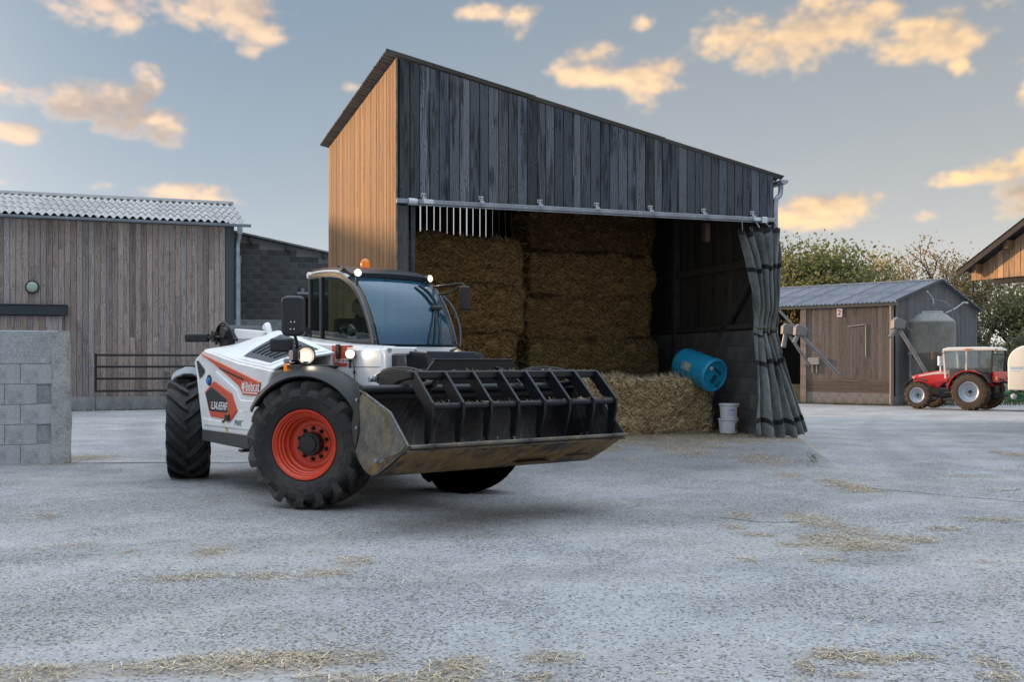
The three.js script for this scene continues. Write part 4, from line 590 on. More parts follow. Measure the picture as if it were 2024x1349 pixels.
// ------------------------------------------------------------------ open shed whose gable reaches in from the right
{
  const t = thing('open_shed', 'tall open shed at the right edge with sunlit boarded gable under its roof', 'shed', [11.69, land(12, 26), -26.0], Math.atan2(-0.917, 0.40)), r = rng(83), y0 = 3.53 - land(12, 26), s = 0.54;
  for (let i = 0; i < 28; i++) { const X = 0.08 + i * 0.162, m = part('plank', plank(0.156, 0.19 + s * X, 0.026, r, vary(r, [0.70, 0.42, 0.235], 0.2, 0.05), s), M.plain, t); m.position.set(X, y0, 0.0 + r() * 0.01); }
  const dark = std([0.045, 0.04, 0.036], 0.85, 0, { map: grimeTex }), pm = std([0.30, 0.19, 0.11], 0.8, 0, { map: grimeTex });
  const rf = (X) => y0 + 0.26 + s * X, a = Math.atan(s);
  const sheet = slab(1, 30, (u, v) => [u * 2.7, 0.02 * Math.cos(v * 6 * 6.2832), 0.38 - v * 1.1], 0.02);
  for (let k = 0; k < 2; k++) for (let c = 0; c < 8; c++) { const m = part('roof_sheet', sheet, dark, t); m.position.set(-0.14 + k * 2.2, rf(-0.14 + k * 2.2) + 0.06 + k * 0.02, -c * 1.08); m.rotation.z = a; }
  part('verge_board', [bar([-0.12, rf(-0.12) - 0.02, 0.35], [4.4, rf(4.4) - 0.02, 0.35], 0.035, 0.14)], dark, t);
  for (const X of [0.30, 1.22, 2.3, 3.4]) { const m = part('purlin', bx(0.13, 0.20, 8.3, X, rf(X) - 0.13, -3.90, 0.012), pm, t); m.rotation.z = 0; }
  part('tie_beam', [bx(4.6, 0.2, 0.12, 2.9, y0 - 0.03, -0.12, 0.01)], dark, t);
  for (const [X, z] of [[4.7, -0.12], [4.7, -4.2], [4.7, -8.2]]) part('post', bx(0.25, y0 + 3.0, 0.25, X, (y0 + 3.0) / 2, z, 0.02), dark, t);
  part('ridge_beam', [bx(0.2, 0.25, 8.6, 4.7, rf(4.6) - 0.2, -3.8)], dark, t);
  const s2 = bx(5.4, 0.06, 8.6, 0, 0, 0).rotateZ(-a).translate(6.3, rf(4.5) - 1.2, -3.7); part('far_slope', s2, dark, t);
  for (const z of [-0.12, -8.2]) part('post', bx(0.25, y0, 0.25, 8.6, y0 / 2, z, 0.02), dark, t);
}
// ------------------------------------------------------------------ trees behind the buildings
const leaf = (() => { const g = new THREE.BufferGeometry(); g.setAttribute('position', new THREE.BufferAttribute(new Float32Array([-0.5, 0, 0, 0, -0.28, 0.08, 0.5, 0, 0, -0.5, 0, 0, 0.5, 0, 0, 0, 0.28, 0.08]), 3)); g.computeVertexNormals(); return metres(g); })();
const leafMat = phys([1, 1, 1], 1, 0, { transmission: 0.5 });
const bark = std([0.085, 0.07, 0.055], 0.95, 0, { map: grimeTex });
function tree(name, label, x, d, h, spread, leaves, col, seed, o = {}) {
  const y0 = land(x, d) - 0.1, t = thing(name, label, o.cat || 'tree', [x, y0, -d]), r = rng(seed), limbs = [], ends = [];
  const grow = (p, dir, len, rad, depth) => {
    const q = p.clone().addScaledVector(dir, len), mid = p.clone().lerp(q, 0.5).add(V((r() - 0.5) * len * 0.12, 0, (r() - 0.5) * len * 0.12));
    limbs.push(raw(new THREE.TubeGeometry(new THREE.CatmullRomCurve3([p, mid, q]), depth > 2 ? 2 : 4, rad * 0.8, depth > 1 ? 4 : 7))); if (depth >= 2) for (let k = 0; k < 3; k++) ends.push([p.clone().lerp(q, 0.35 + 0.65 * r()), depth]);
    if (depth >= (o.depth || 4)) return;
    const n = depth === 0 ? 4 + Math.floor(r() * 2) : 2 + Math.floor(r() * 2);
    for (let i = 0; i < n; i++) { const a = (i / n) * 6.283 + r() * 1.4, tilt = (depth === 0 ? 0.55 : 0.5 + r() * 0.4) * spread, nd = dir.clone().multiplyScalar(Math.cos(tilt)).add(V(Math.cos(a) * Math.sin(tilt), 0.12, Math.sin(a) * Math.sin(tilt))).normalize(); grow(depth === 0 ? p.clone().lerp(q, 0.55 + 0.45 * r()) : q, nd, len * (0.62 + r() * 0.25), rad * 0.52, depth + 1); }
    if (depth < 2) grow(q, dir.clone().add(V((r() - 0.5) * 0.3, 0.25, (r() - 0.5) * 0.3)).normalize(), len * 0.8, rad * 0.62, depth + 1);
  };
  grow(V(0, 0, 0), V((r() - 0.5) * 0.1, 1, (r() - 0.5) * 0.1).normalize(), h * (o.trunk || 0.3), h * 0.024, 0);
  let top = 0; for (const [p] of ends) top = Math.max(top, p.y); const k = h / top;
  part('trunk', join(limbs).scale(k, k, k), bark, t);
  const m = new THREE.InstancedMesh(leaf, leafMat, leaves), mt = new THREE.Matrix4(), e = new THREE.Euler(), c = new THREE.Color(), R = (o.clump || 0.085) * h;
  for (let i = 0; i < leaves; i++) { const [p] = ends[Math.floor(r() * ends.length)], s = (o.leaf || 0.2) * (0.6 + r() * 0.8), g = () => (r() + r() + r() - 1.5) * R * 1.1; const q = V(p.x * k + g(), Math.max(0.3, p.y * k + g() * 0.8), p.z * k + g()); mt.compose(q, new THREE.Quaternion().setFromEuler(e.set(r() * 6.3, r() * 6.3, r() * 6.3)), V(s, s, s)); m.setMatrixAt(i, mt); const pal = col[Math.floor(r() * col.length)], b = 0.75 + 0.5 * vnoise(q.x * 0.9 + 40, q.y * 0.9 + q.z * 0.7 + 40); m.setColorAt(i, c.setRGB(...vary(r, pal.map((z) => z * b), 0.2, 0.05))); }
  m.name = 'crown'; m.userData.kind = 'stuff'; m.castShadow = m.receiveShadow = true; t.add(m); return t;
}
const gG = [[0.18, 0.19, 0.045], [0.26, 0.235, 0.06], [0.12, 0.14, 0.035]], gY = [[0.42, 0.33, 0.11], [0.32, 0.27, 0.09], [0.44, 0.29, 0.11]], gB = [[0.38, 0.26, 0.12], [0.30, 0.24, 0.11], [0.23, 0.20, 0.08]], gD = [[0.13, 0.145, 0.05], [0.17, 0.155, 0.06], [0.10, 0.11, 0.042]];
tree('leafy_tree', 'full green tree rising directly beside the barn curtain, behind the shed roof', 17.3, 60, 8.9, 0.95, 14500, gG, 101, { leaf: 0.24, clump: 0.10 });
tree('leafy_tree', 'yellow-green tree sloping down behind the left part of the shed roof', 20.6, 64, 8.0, 1.05, 9000, [...gG, gY[0]], 102, { leaf: 0.24, clump: 0.10 });
tree('bare_tree', 'thin half-bare tree with sparse yellow leaves above the middle of the shed roof', 23.4, 66, 9.3, 0.85, 4200, gY, 103, { leaf: 0.2, clump: 0.075, trunk: 0.26 });
tree('bare_tree', 'tall half-bare tree with sparse brown leaves above the shed ridge', 26.6, 66, 10.0, 0.9, 5200, gB, 104, { leaf: 0.2, clump: 0.075, trunk: 0.26 });
tree('bare_tree', 'brownish tree standing just behind the right slope of the shed gable', 30.4, 66, 9.0, 0.95, 5200, [...gB, gD[1]], 105, { leaf: 0.21, clump: 0.085 });
tree('leafy_tree', 'dark green bushy tree to the right of the shed gable above the tractor', 29.8, 60, 6.4, 1.0, 4600, [gD[1], gB[2], gG[2]], 106, { leaf: 0.22, trunk: 0.2, clump: 0.12 });
tree('bare_tree', 'pale thinly leaved tree under the boarded gable at the right edge', 32.6, 62, 6.8, 1.0, 5200, [[0.20, 0.16, 0.08], [0.16, 0.15, 0.07]], 107, { leaf: 0.18, trunk: 0.22 });
tree('bush', 'dark bush low down between the red tractor and the white sprayer', 27.6, 55, 3.4, 1.3, 8000, [gD[0], gD[2], gB[2]], 108, { cat: 'bush', trunk: 0.2, depth: 3, leaf: 0.2, clump: 0.2 });
tree('bush', 'dark bush behind the sprayer at the right edge of the picture', 29.6, 56, 3.8, 1.3, 9000, [gD[0], gB[2], gD[1]], 109, { cat: 'bush', trunk: 0.2, depth: 3, leaf: 0.2, clump: 0.2 });
tree('bush', 'wide dark bush filling the gap right of the shed wall behind the tractor cab', 25.3, 57, 3.6, 1.3, 8000, [gD[0], gD[1], gD[2]], 110, { cat: 'bush', trunk: 0.2, depth: 3, leaf: 0.2, clump: 0.2 });
// rough verge of grass along the foot of the shed
{
  const r = rng(131), g = new THREE.BufferGeometry(); g.setAttribute('position', new THREE.BufferAttribute(new Float32Array([-0.5, 0, 0, 0.5, 0, 0, 0.15, 1, 0.2]), 3)); g.computeVertexNormals(); const list = [];
  const verge = (x0, d0, x1, d1, n, w, hh) => { for (let i = 0; i < n; i++) { const k = r(), x = lerp(x0, x1, k) + (r() - 0.5) * w, d = lerp(d0, d1, k) + (r() - 0.5) * w; list.push([x, d, hh * (0.4 + r())]); } };
  verge(17.1, 45.8, 13.4, 49.2, 900, 0.5, 0.1); verge(17.6, 46.4, 22, 48, 900, 1.6, 0.16); verge(22, 48, 34, 52, 2600, 5, 0.3); verge(4.35, 14.9, 4.15, 14.0, 24, 0.10, 0.022); verge(4.95, 17.8, 5.0, 18.6, 70, 0.12, 0.05); verge(-13.5, 30.55, -8.9, 32.1, 260, 0.12, 0.05);
  const m = new THREE.InstancedMesh(metres(g), phys([1, 1, 1], 1, 0, { transmission: 0.3 }), list.length), mt = new THREE.Matrix4(), c = new THREE.Color();
  list.forEach(([x, d, h], i) => { mt.compose(V(x, gh(x, d), -d), new THREE.Quaternion().setFromEuler(new THREE.Euler((r() - 0.5) * 0.7, r() * 6.3, 0)), V(0.02 + r() * 0.03, h, 0.3)); m.setMatrixAt(i, mt); m.setColorAt(i, c.setRGB(...vary(r, r() < 0.7 ? [0.07, 0.09, 0.025] : [0.13, 0.10, 0.045], 0.3))); });
  m.name = 'grass'; m.castShadow = m.receiveShadow = true; scene.add(m); tag(m, 'rough grass along the foot of the sheds and behind the tractor', 'grass', null, 'stuff');
}

// ------------------------------------------------------------------ the telehandler; X forward, Y up, Z to its right-hand side
const TH = [-1.24, 0, -10.70], TH_TURN = -Math.atan2(0.785, 0.62);
const T = thing('telehandler', 'white and orange telehandler with headlights on, carrying a black grapple bucket across the yard', 'telehandler', TH, TH_TURN);
{
  const r = rng(211), white = M.white;
  const black = std([0.014, 0.0145, 0.016], 0.42), satin = std([0.014, 0.0155, 0.018], 0.5, 0.1), grey = std([0.075, 0.08, 0.085], 0.55, 0.1), red = phys([0.62, 0.065, 0.022], 0.4, 0, { clearcoat: 0.4, clearcoatRoughness: 0.2 }), rimRed = phys([0.66, 0.055, 0.016], 0.38, 0, { clearcoat: 0.3, clearcoatRoughness: 0.25 });
  const smoothTex = grimeTex, dustTex = tex(512, 512, (x, y, o) => { const u = x / 512, v = y / 512, a = sstep(0.50, 0.72, fbm(u * 4, v * 4, 5, 4, 4)), b = fbm(u * 50, v * 50, 3, 50, 50), k = 0.018 + 0.010 * (b - 0.5), w = a * 0.42 * b * 1.5; o[0] = lerp(k, 0.085, w); o[1] = lerp(k, 0.073, w); o[2] = lerp(k * 1.1, 0.06, w); }), rubber = std([1, 1, 1], 0.68, 0, { map: rep(dustTex, 1.3), bumpMap: rep(smoothTex, 3), bumpScale: 0.002 });
  const bodyTex = tex(512, 512, (x, y, o) => { const u = x / 512, v = y / 512, a = sstep(0.52, 0.78, fbm(u * 3, v * 3, 6, 3, 3)), b = fbm(u * 40, v * 12, 4, 40, 12); const k = 1 - 0.10 * a - 0.06 * (b - 0.4); o[0] = k; o[1] = k * (1 - 0.02 * a); o[2] = k * (1 - 0.05 * a); }), dusty = phys([0.86, 0.865, 0.87], 0.36, 0, { clearcoat: 0.5, clearcoatRoughness: 0.2, map: rep(bodyTex, 0.8) });
  const line = std([0.02, 0.02, 0.02], 0.6);
  // ---- wheels
  function tyreGeo(R, Wd, rim, n, lugH = 0.045, sweep = 0.42) {
    const w = Wd / 2, prof = [[rim, -w * 0.72], [rim + 0.02, -w * 0.86], [rim + (R - rim) * 0.35, -w * 1.0], [rim + (R - rim) * 0.62, -w * 1.01], [R - lugH - 0.035, -w * 0.95], [R - lugH - 0.012, -w * 0.78], [R - lugH, -w * 0.4], [R - lugH, 0], [R - lugH, w * 0.4], [R - lugH - 0.012, w * 0.78], [R - lugH - 0.035, w * 0.95], [rim + (R - rim) * 0.62, w * 1.01], [rim + (R - rim) * 0.52, w * 1.012], [rim + (R - rim) * 0.50, w * 1.03], [rim + (R - rim) * 0.47, w * 1.03], [rim + (R - rim) * 0.45, w * 1.008], [rim + (R - rim) * 0.35, w * 1.0], [rim + 0.03, w * 0.90], [rim + 0.022, w * 0.86], [rim, w * 0.72]];
    const list = [lathe(prof, 56).rotateX(Math.PI / 2)];
    for (const s of [-1, 1]) for (let i = 0; i < n; i++) {
      const a0 = (i + (s > 0 ? 0.5 : 0)) / n * 6.28318, ring = [];
      for (const [t, drop, inn] of [[-0.06, 0.004, 0.02], [0.3, 0.0, 0.02], [0.62, 0.003, 0.025], [0.90, 0.010, 0.05], [1.0, 0.034, 0.10], [1.035, 0.085, 0.15]]) {
        const z = s * t * w, ang = a0 + Math.pow(Math.max(t, 0), 1.15) * sweep, hw = lerp(0.030, 0.046, clamp(t)) / R, ro = R - drop, ri = R - lugH - inn + 0.012;
        const P = (a, rr, zz) => [rr * Math.cos(a), rr * Math.sin(a), zz]; ring.push([P(ang - hw * 1.25, ri, z * 0.985), P(ang - hw * 0.85, ro, z), P(ang + hw * 0.85, ro, z), P(ang + hw * 1.25, ri, z * 0.985)]);
      }
      const polys = []; for (let k = 0; k < ring.length - 1; k++) { const [A, B] = [ring[k], ring[k + 1]]; for (let j = 0; j < 3; j++) polys.push([A[j], B[j], B[j + 1], A[j + 1]]); }
      polys.push([ring[0][0], ring[0][1], ring[0][2], ring[0][3]]); const e = ring[ring.length - 1]; polys.push([e[0], e[1], e[2], e[3]]);
      const pos = []; for (const q of polys) for (let k = 1; k < q.length - 1; k++) pos.push(...(s > 0 ? [...q[0], ...q[k], ...q[k + 1]] : [...q[0], ...q[k + 1], ...q[k]]));
      const g = new THREE.BufferGeometry(); g.setAttribute('position', new THREE.BufferAttribute(new Float32Array(pos), 3)); g.computeVertexNormals(); list.push(metres(g));
    }
    return join(list);
  }
  const tyre = tyreGeo(0.632, 0.47, 0.335, 16, 0.055, 0.44);
  const rimG = crease(lathe([[0.345, 0.150], [0.347, 0.196], [0.340, 0.206], [0.330, 0.204], [0.322, 0.190], [0.308, 0.178], [0.300, 0.152], [0.288, 0.146], [0.282, 0.118], [0.270, 0.110], [0.262, 0.060], [0.248, 0.048], [0.240, 0.012], [0.225, -0.004], [0.190, -0.008], [0.180, 0.004], [0.02, 0.004]], 56).rotateX(Math.PI / 2), 0.5);
  const rimBack = lathe([[0.34, -0.2], [0.30, -0.16], [0.29, -0.02], [0.05, -0.02]], 32).rotateX(Math.PI / 2);
  const hubG = join([crease(lathe([[0.118, 0.0], [0.118, 0.085], [0.108, 0.098], [0.085, 0.10], [0.082, 0.118], [0.05, 0.124], [0.001, 0.124]], 28).rotateX(Math.PI / 2), 0.5), ...Array.from({ length: 6 }, (_, i) => bx(0.018, 0.018, 0.012, 0.095 * Math.cos(i * 1.047), 0.095 * Math.sin(i * 1.047), 0.102, 0.003))]);
  const nut = join([cyl([0, 0, 0.0], [0, 0, 0.022], 0.023, 0.021, 8), cyl([0, 0, 0.022], [0, 0, 0.042], 0.014, 0.010, 8)]);
  const nutMat = std([0.03, 0.03, 0.032], 0.25, 0.8);
  function wheel(f, z, steer, roll) {
    const w = group('wheel', T); w.position.set(f, 0.622, z); w.rotation.y = steer + (z < 0 ? Math.PI : 0);
    const spin = z < 0 ? -roll : roll;
    for (const [n, g, m] of [['tyre', z < 0 ? tyre.clone().scale(-1, 1, 1) : tyre, rubber], ['rim', rimG, rimRed], ['hub', hubG, black], ['rim_back', rimBack, satin]]) part(n, g, m, w).rotation.z = spin;
    for (let i = 0; i < 10; i++) { const a = i * 0.6283 + 0.2 + spin; part('wheel_nut', nut, nutMat, w).position.set(0.152 * Math.cos(a), 0.152 * Math.sin(a), 0); }
    return w;
  }
  wheel(0, 0.925, 0.615, 0.1); wheel(0, -0.925, 0.615, 0.5); wheel(-3.3, 0.925, -0.42, 0.22); wheel(-3.3, -0.925, -0.42, 0.3);
  // ---- chassis
  part('chassis', [bx(4.2, 0.42, 0.78, -1.55, 0.86, 0, 0.03), bx(0.5, 0.3, 1.3, 0, 0.64, 0, 0.05), bx(0.5, 0.3, 1.3, -3.3, 0.64, 0, 0.05), bx(0.9, 0.35, 0.9, 0.45, 0.8, 0, 0.03), bx(0.7, 0.6, 1.3, -3.4, 1.05, -0.1, 0.05), bx(1.7, 0.5, 0.75, -1.65, 0.72, -0.66, 0.04), cyl([0, 0.63, -0.75], [0, 0.63, 0.75], 0.14, 0.14, 16), cyl([-3.3, 0.63, -0.75], [-3.3, 0.63, 0.75], 0.14, 0.14, 16)], satin, T);
  // ---- bonnet (engine cover) on the near side
  const sideTop = [[-2.76, 1.40], [-2.70, 1.47], [-2.42, 1.578], [-2.2, 1.545], [-1.5, 1.435], [-0.62, 1.352], [-0.3, 1.33]], inTop = [[-2.76, 1.46], [-2.4, 1.66], [-1.9, 1.77], [-1.6, 1.79], [-1.2, 1.735], [-0.3, 1.53]];
  const sidePoly = [[-2.50, 0.635], [-2.60, 1.0], [-2.67, 1.24], [-2.745, 1.43], [-2.70, 1.475], [-2.42, 1.580], [-2.2, 1.547], [-1.5, 1.437], [-0.64, 1.355], [-0.60, 1.33], [-0.68, 1.25], [-0.85, 0.985], [-0.95, 0.80], [-1.07, 0.635]];
  const bonnet = group('bonnet', T);
  part('side_panel', plate(sidePoly, 0.60, 1.08, 0.022), dusty, bonnet);
  const topAt = (f, z) => { const t = clamp((1.07 - z) / 0.53), a = curve(sideTop, f), b = curve(inTop, f); return lerp(a, b, Math.pow(t, 0.8)); };
  const fEnd = (z) => lerp(-0.61, -0.28, clamp((1.07 - z) / 0.53));
  const topG = slab(40, 12, (u, v) => { const z = lerp(1.068, 0.54, v), f = lerp(-2.745 + 0.10 * v, fEnd(z), u); return [f, topAt(f, z) + 0.004, z]; }, 0.02);
  part('top_panel', crease(topG, 0.45), white, bonnet);
  part('inner_panel', [plate([[-2.64, 0.9], [-2.64, 1.5], [-2.4, 1.655], [-1.9, 1.765], [-1.6, 1.785], [-1.2, 1.73], [-0.3, 1.525], [-0.34, 1.40], [-0.9, 0.9]], 0.535, 0.56, 0.005)], white, bonnet);
  // raised frame and louvred panel on the slope
  const vb = (f0, z, k) => [f0, topAt(f0, z) + k, z], vp = (u, v, k = 0) => { const a = [-1.46, 1.035], b = [-0.78, 1.03], c = [-0.47, 0.60], d = [-1.40, 0.60], f = lerp(lerp(a[0], b[0], u), lerp(d[0], c[0], u), v), z = lerp(lerp(a[1], b[1], u), lerp(d[1], c[1], u), v); return vb(f, z, 0.008 + k); };
  part('vent_frame', crease(slab(14, 8, (u, v) => vp(-0.08 + u * 1.16, -0.04 + v * 1.10, 0.004), 0.02), 0.5), white, bonnet);
  part('vent_panel', crease(slab(12, 8, (u, v) => vp(0.02 + 0.96 * u, 0.03 + 0.94 * v, 0.012), 0.012), 0.5), std([0.05, 0.058, 0.066], 0.5), bonnet);
  for (let i = 0; i < 6; i++) part('louvre', [tube(Array.from({ length: 5 }, (_, k) => vp(0.16 + i * 0.14, 0.16 + k * 0.17, 0.016)), 0.011, 8, 6)], black, bonnet);
  part('pressing', plate([[-2.05, 1.335], [-1.46, 1.13], [-1.36, 1.02], [-0.93, 1.02], [-0.99, 0.90], [-1.30, 0.88], [-1.58, 1.10], [-2.06, 1.27]], 1.075, 1.098, 0.012), white, bonnet);
  part('lower_pressing', plate([[-1.42, 0.905], [-1.0, 0.89], [-1.12, 0.70], [-2.42, 0.70], [-2.46, 0.78], [-1.62, 0.76]], 1.075, 1.095, 0.010), dusty, bonnet);
  // decals
  const Z = 1.0865, decal = (pts, m, nm, k = 0) => part(nm, new THREE.ShapeGeometry(new THREE.Shape(pts.map((p) => new THREE.Vector2(...p)))).translate(0, 0, Z + k), m, bonnet);
  const dRed = std([0.60, 0.075, 0.03], 0.45), dBlk = std([0.012, 0.013, 0.014], 0.35), dWht = std([0.82, 0.82, 0.82], 0.5);
  part('red_stripe', plate([[-2.53, 1.535], [-0.875, 1.215], [-0.915, 1.075], [-1.31, 1.078], [-1.40, 1.165], [-1.79, 1.305], [-2.2, 1.44]], 1.072, Z + 0.012, 0.006), dRed, bonnet); decal([[-1.95, 1.375], [-1.25, 1.245], [-1.30, 1.232], [-1.93, 1.352]], dBlk, 'stripe_inlay', 0.0135);
  decal([[-1.30, 1.098], [-0.925, 1.094], [-0.921, 1.106], [-1.305, 1.109]], dWht, 'stripe_line', 0.0135);
  const word = letters('Bobcat', 0.098).scale(0.78, 1, 1); part('lettering', word.translate(-1.215, 1.118, Z + 0.0142), dWht, bonnet);
  // the emblem: a small cat's head with tufted ears
  part('emblem', new THREE.ShapeGeometry(new THREE.Shape([[-0.5, 0.95], [-0.30, 0.55], [0, 0.5], [0.28, 0.6], [0.52, 1.0], [0.50, 0.35], [0.62, 0.0], [0.42, -0.3], [0.28, -0.25], [0.30, -0.6], [0.1, -0.95], [-0.12, -0.62], [-0.1, -0.3], [-0.36, -0.42], [-0.55, -0.05], [-0.42, 0.35]].map((p) => new THREE.Vector2(-1.285 + p[0] * 0.072, 1.165 + p[1] * 0.072)))).translate(0, 0, Z + 0.0142), dWht, bonnet);
  part('emblem_mark', [new THREE.ShapeGeometry(new THREE.Shape([[-0.3, 0.2], [-0.05, 0.1], [-0.1, 0.0], [-0.3, 0.1]].map((p) => new THREE.Vector2(-1.285 + p[0] * 0.072, 1.165 + p[1] * 0.072)))), new THREE.ShapeGeometry(new THREE.Shape([[0.1, 0.1], [0.4, 0.22], [0.4, 0.1], [0.16, 0.0]].map((p) => new THREE.Vector2(-1.285 + p[0] * 0.072, 1.165 + p[1] * 0.072))))].map((g) => g.translate(0, 0, Z + 0.0155)), dRed, bonnet);
  part('badge', plate([[-2.11, 1.215], [-2.375, 1.085], [-2.20, 0.805], [-1.63, 0.79], [-1.47, 0.895], [-1.62, 1.08]], 1.072, Z + 0.010, 0.006), dRed, bonnet); part('badge_panel', plate([[-2.16, 1.150], [-2.345, 1.070], [-2.235, 0.872], [-1.715, 0.866], [-1.735, 1.020]], 1.08, Z + 0.015, 0.004), std([0.02, 0.021, 0.023], 0.25), bonnet);
  const tl = letters('T', 0.088, 0.2), rest = letters('L34.65HF', 0.088, 0.2).scale(0.86, 1, 1).translate(0.055, 0, 0); part('lettering', tl.translate(-2.205, 0.895, Z + 0.0165), std([0.7, 0.08, 0.03], 0.5), bonnet); part('lettering', rest.translate(-2.205, 0.895, Z + 0.0165), dWht, bonnet);
  decal([[-2.645, 1.440], [-2.605, 1.452], [-2.395, 1.340], [-2.410, 1.300], [-2.545, 1.235], [-2.60, 1.33]], dBlk, 'side_vent', 0.001);
  part('filler_cap', [cyl([-2.265, 1.222, 1.07], [-2.265, 1.222, 1.092], 0.062, 0.062, 24)], dBlk, bonnet); part('cap', [cyl([-2.25, 1.215, 1.09], [-2.25, 1.215, 1.115], 0.042, 0.038, 20)], std([0.03, 0.18, 0.50], 0.4), bonnet);
  const gm = std([0.02, 0.13, 0.085], 0.6); part('lettering', letters('PWR', 0.062, 0.2).translate(-1.52, 0.735, Z + 0.0105), gm, bonnet); part('lettering', letters('++', 0.035, 0.2).translate(-1.335, 0.775, Z + 0.0105), gm, bonnet);
  decal([[-1.795, 0.79], [-1.752, 0.79], [-1.752, 0.645], [-1.795, 0.645]], std([0.75, 0.55, 0.03], 0.5), 'warning_sticker', 0.001); decal([[-1.785, 0.755], [-1.762, 0.755], [-1.762, 0.738], [-1.785, 0.738]], dBlk, 'sticker_mark', 0.0022); decal([[-1.785, 0.70], [-1.762, 0.70], [-1.762, 0.685], [-1.785, 0.685]], dBlk, 'sticker_mark', 0.0022);
  part('handle', [bx(0.11, 0.075, 0.03, -1.705, 0.815, 1.10, 0.008), bx(0.05, 0.03, 0.03, -1.83, 0.765, 1.09, 0.006)], dBlk, bonnet);
  part('skirt', [plate([[-2.52, 0.51], [-2.53, 0.648], [-1.06, 0.640], [-1.10, 0.58], [-1.24, 0.485]], 0.62, 1.07, 0.014)], std([0.052, 0.055, 0.06], 0.6, 0.1), T); part('step', [bx(0.10, 0.03, 0.25, -1.35, 0.47, 0.98)], black, T);
  part('engine_bay', [bx(0.7, 0.55, 0.5, -0.72, 1.12, 0.66, 0.03), bx(1.6, 0.8, 0.46, -1.7, 1.05, 0.78, 0.03)], black, T);
  // ---- mudguards
  const arc = (Rr, a0, a1, w0, w1, f, z, steer, mat, nm, thick = 0.02) => { const g = slab(26, 8, (u, v) => { const a = lerp(a0, a1, u), t = Math.abs(v * 2 - 1), R2 = Rr + 0.035 * Math.sin(Math.PI * u) - 0.075 * Math.pow(t, 4) - 0.02 * (v > 0.35 && v < 0.65 ? 0 : 1) ; return [R2 * Math.cos(a), R2 * Math.sin(a), lerp(w0, w1, v)]; }, thick); const m = part(nm, crease(g, 0.5), mat, T); m.position.set(f, 0.622, z); m.rotation.y = steer; return m; };
  arc(0.735, 0.36, 2.62, -0.24, 0.25, 0, 0.925, 0.615, satin, 'mudguard'); arc(0.735, 0.36, 2.62, -0.25, 0.24, 0, -0.925, 0.615, satin, 'mudguard');
  const rg = std([0.27, 0.285, 0.305], 0.5); arc(0.72, 1.22, 2.2, -0.19, 0.20, -3.3, 0.925, -0.42, rg, 'rear_mudguard'); arc(0.73, 0.95, 2.3, -0.20, 0.20, -3.3, -0.925, -0.42, rg, 'rear_mudguard');
  part('mudguard_bracket', [bar([-0.45, 1.0, 0.6], [-0.1, 1.36, 0.9], 0.06, 0.06), bar([-0.3, 1.0, -0.6], [-0.1, 1.36, -0.9], 0.06, 0.06)], black, T);
  // ---- boom between bonnet and cab
  const boom = group('boom', T), bT = (f) => curve([[-3.4, 1.87], [-0.6, 1.63], [0.6, 1.575]], f);
  part('boom_tube', [plate([[-3.35, 1.84], [-3.0, bT(-3.0)], [-0.6, bT(-0.6)], [0.2, bT(0.2)], [0.2, 1.22], [-0.6, 1.24], [-3.2, 1.46]], 0.09, 0.47, 0.02)], white, boom);
  part('boom_head', [plate([[-0.12, 1.585], [0.56, 1.565], [0.60, 1.50], [0.60, 1.30], [0.52, 1.05], [0.30, 0.92], [0.10, 1.0], [-0.10, 1.20]], 0.075, 0.495, 0.03)], white, boom);
  part('boom_seam', [bx(0.62, 0.008, 0.006, 0.24, 1.385, 0.497, 0.002)], std([0.4, 0.4, 0.42], 0.5), boom);
  decal([[-0.46, 1.605], [-0.02, 1.60], [-0.02, 1.44], [-0.16, 1.385], [-0.40, 1.385], [-0.44, 1.45]], dRed, 'boom_decal', 0.472 + 0.003 - Z + 0.0); part('lettering', letters('Bobcat', 0.06, 0.0).translate(-0.385, 1.42, 0.4785), dWht, boom);
  part('strap', [bx(0.07, 0.15, 0.02, -0.30, 1.54, 0.488, 0.004)], black, boom);
  part('hitch_plate', plate([[0.49, 1.255], [0.49, 1.548], [0.475, 1.575], [0.135, 1.575], [0.115, 1.555], [0.115, 1.505], [0.40, 1.505], [0.40, 1.255]].map((p) => [-p[0], p[1]]), 0, 0.05, 0.008).rotateY(Math.PI / 2).translate(0.60, 0, 0), white, boom);
  part('hitch_hole', [cyl([0.645, 1.545, 0.445], [0.655, 1.545, 0.445], 0.022, 0.022, 16), cyl([0.645, 1.54, 0.15], [0.655, 1.54, 0.15], 0.018, 0.018, 16)], std([0.35, 0.36, 0.38], 0.4, 0.3), boom);
  part('pivot_drum', [cyl([-3.12, 1.74, 0.05], [-3.12, 1.74, 0.56], 0.16, 0.16, 24), cyl([-3.0, 1.80, 0.5], [-3.0, 1.80, 0.62], 0.07, 0.07, 16), cyl([-3.32, 1.76, 0.45], [-3.32, 1.76, 0.62], 0.075, 0.075, 16)], black, boom);
  for (let i = 0; i < 3; i++) part('hose', tube([[-3.25, 1.66, 0.60], [-3.3, 1.84, 0.57 - i * 0.02], [-3.12, 1.93 - i * 0.03, 0.56], [-2.92, 1.84 - i * 0.02, 0.55], [-2.75, 1.7, 0.54]], 0.016, 24, 7), satin, boom);
  part('boom_cover', [plate([[-2.9, 1.72], [-2.85, 1.845], [-2.1, 1.80], [-1.75, 1.78], [-1.6, 1.7]], 0.40, 0.53, 0.01)], white, boom);
  part('lifting_hook', [tube([[-1.76, 1.70, 0.56], [-1.80, 1.80, 0.56], [-1.86, 1.86, 0.55], [-1.93, 1.83, 0.55]], 0.035, 14, 9), bx(0.16, 0.02, 0.1, -1.86, 1.775, 0.60, 0.004)], white, boom);
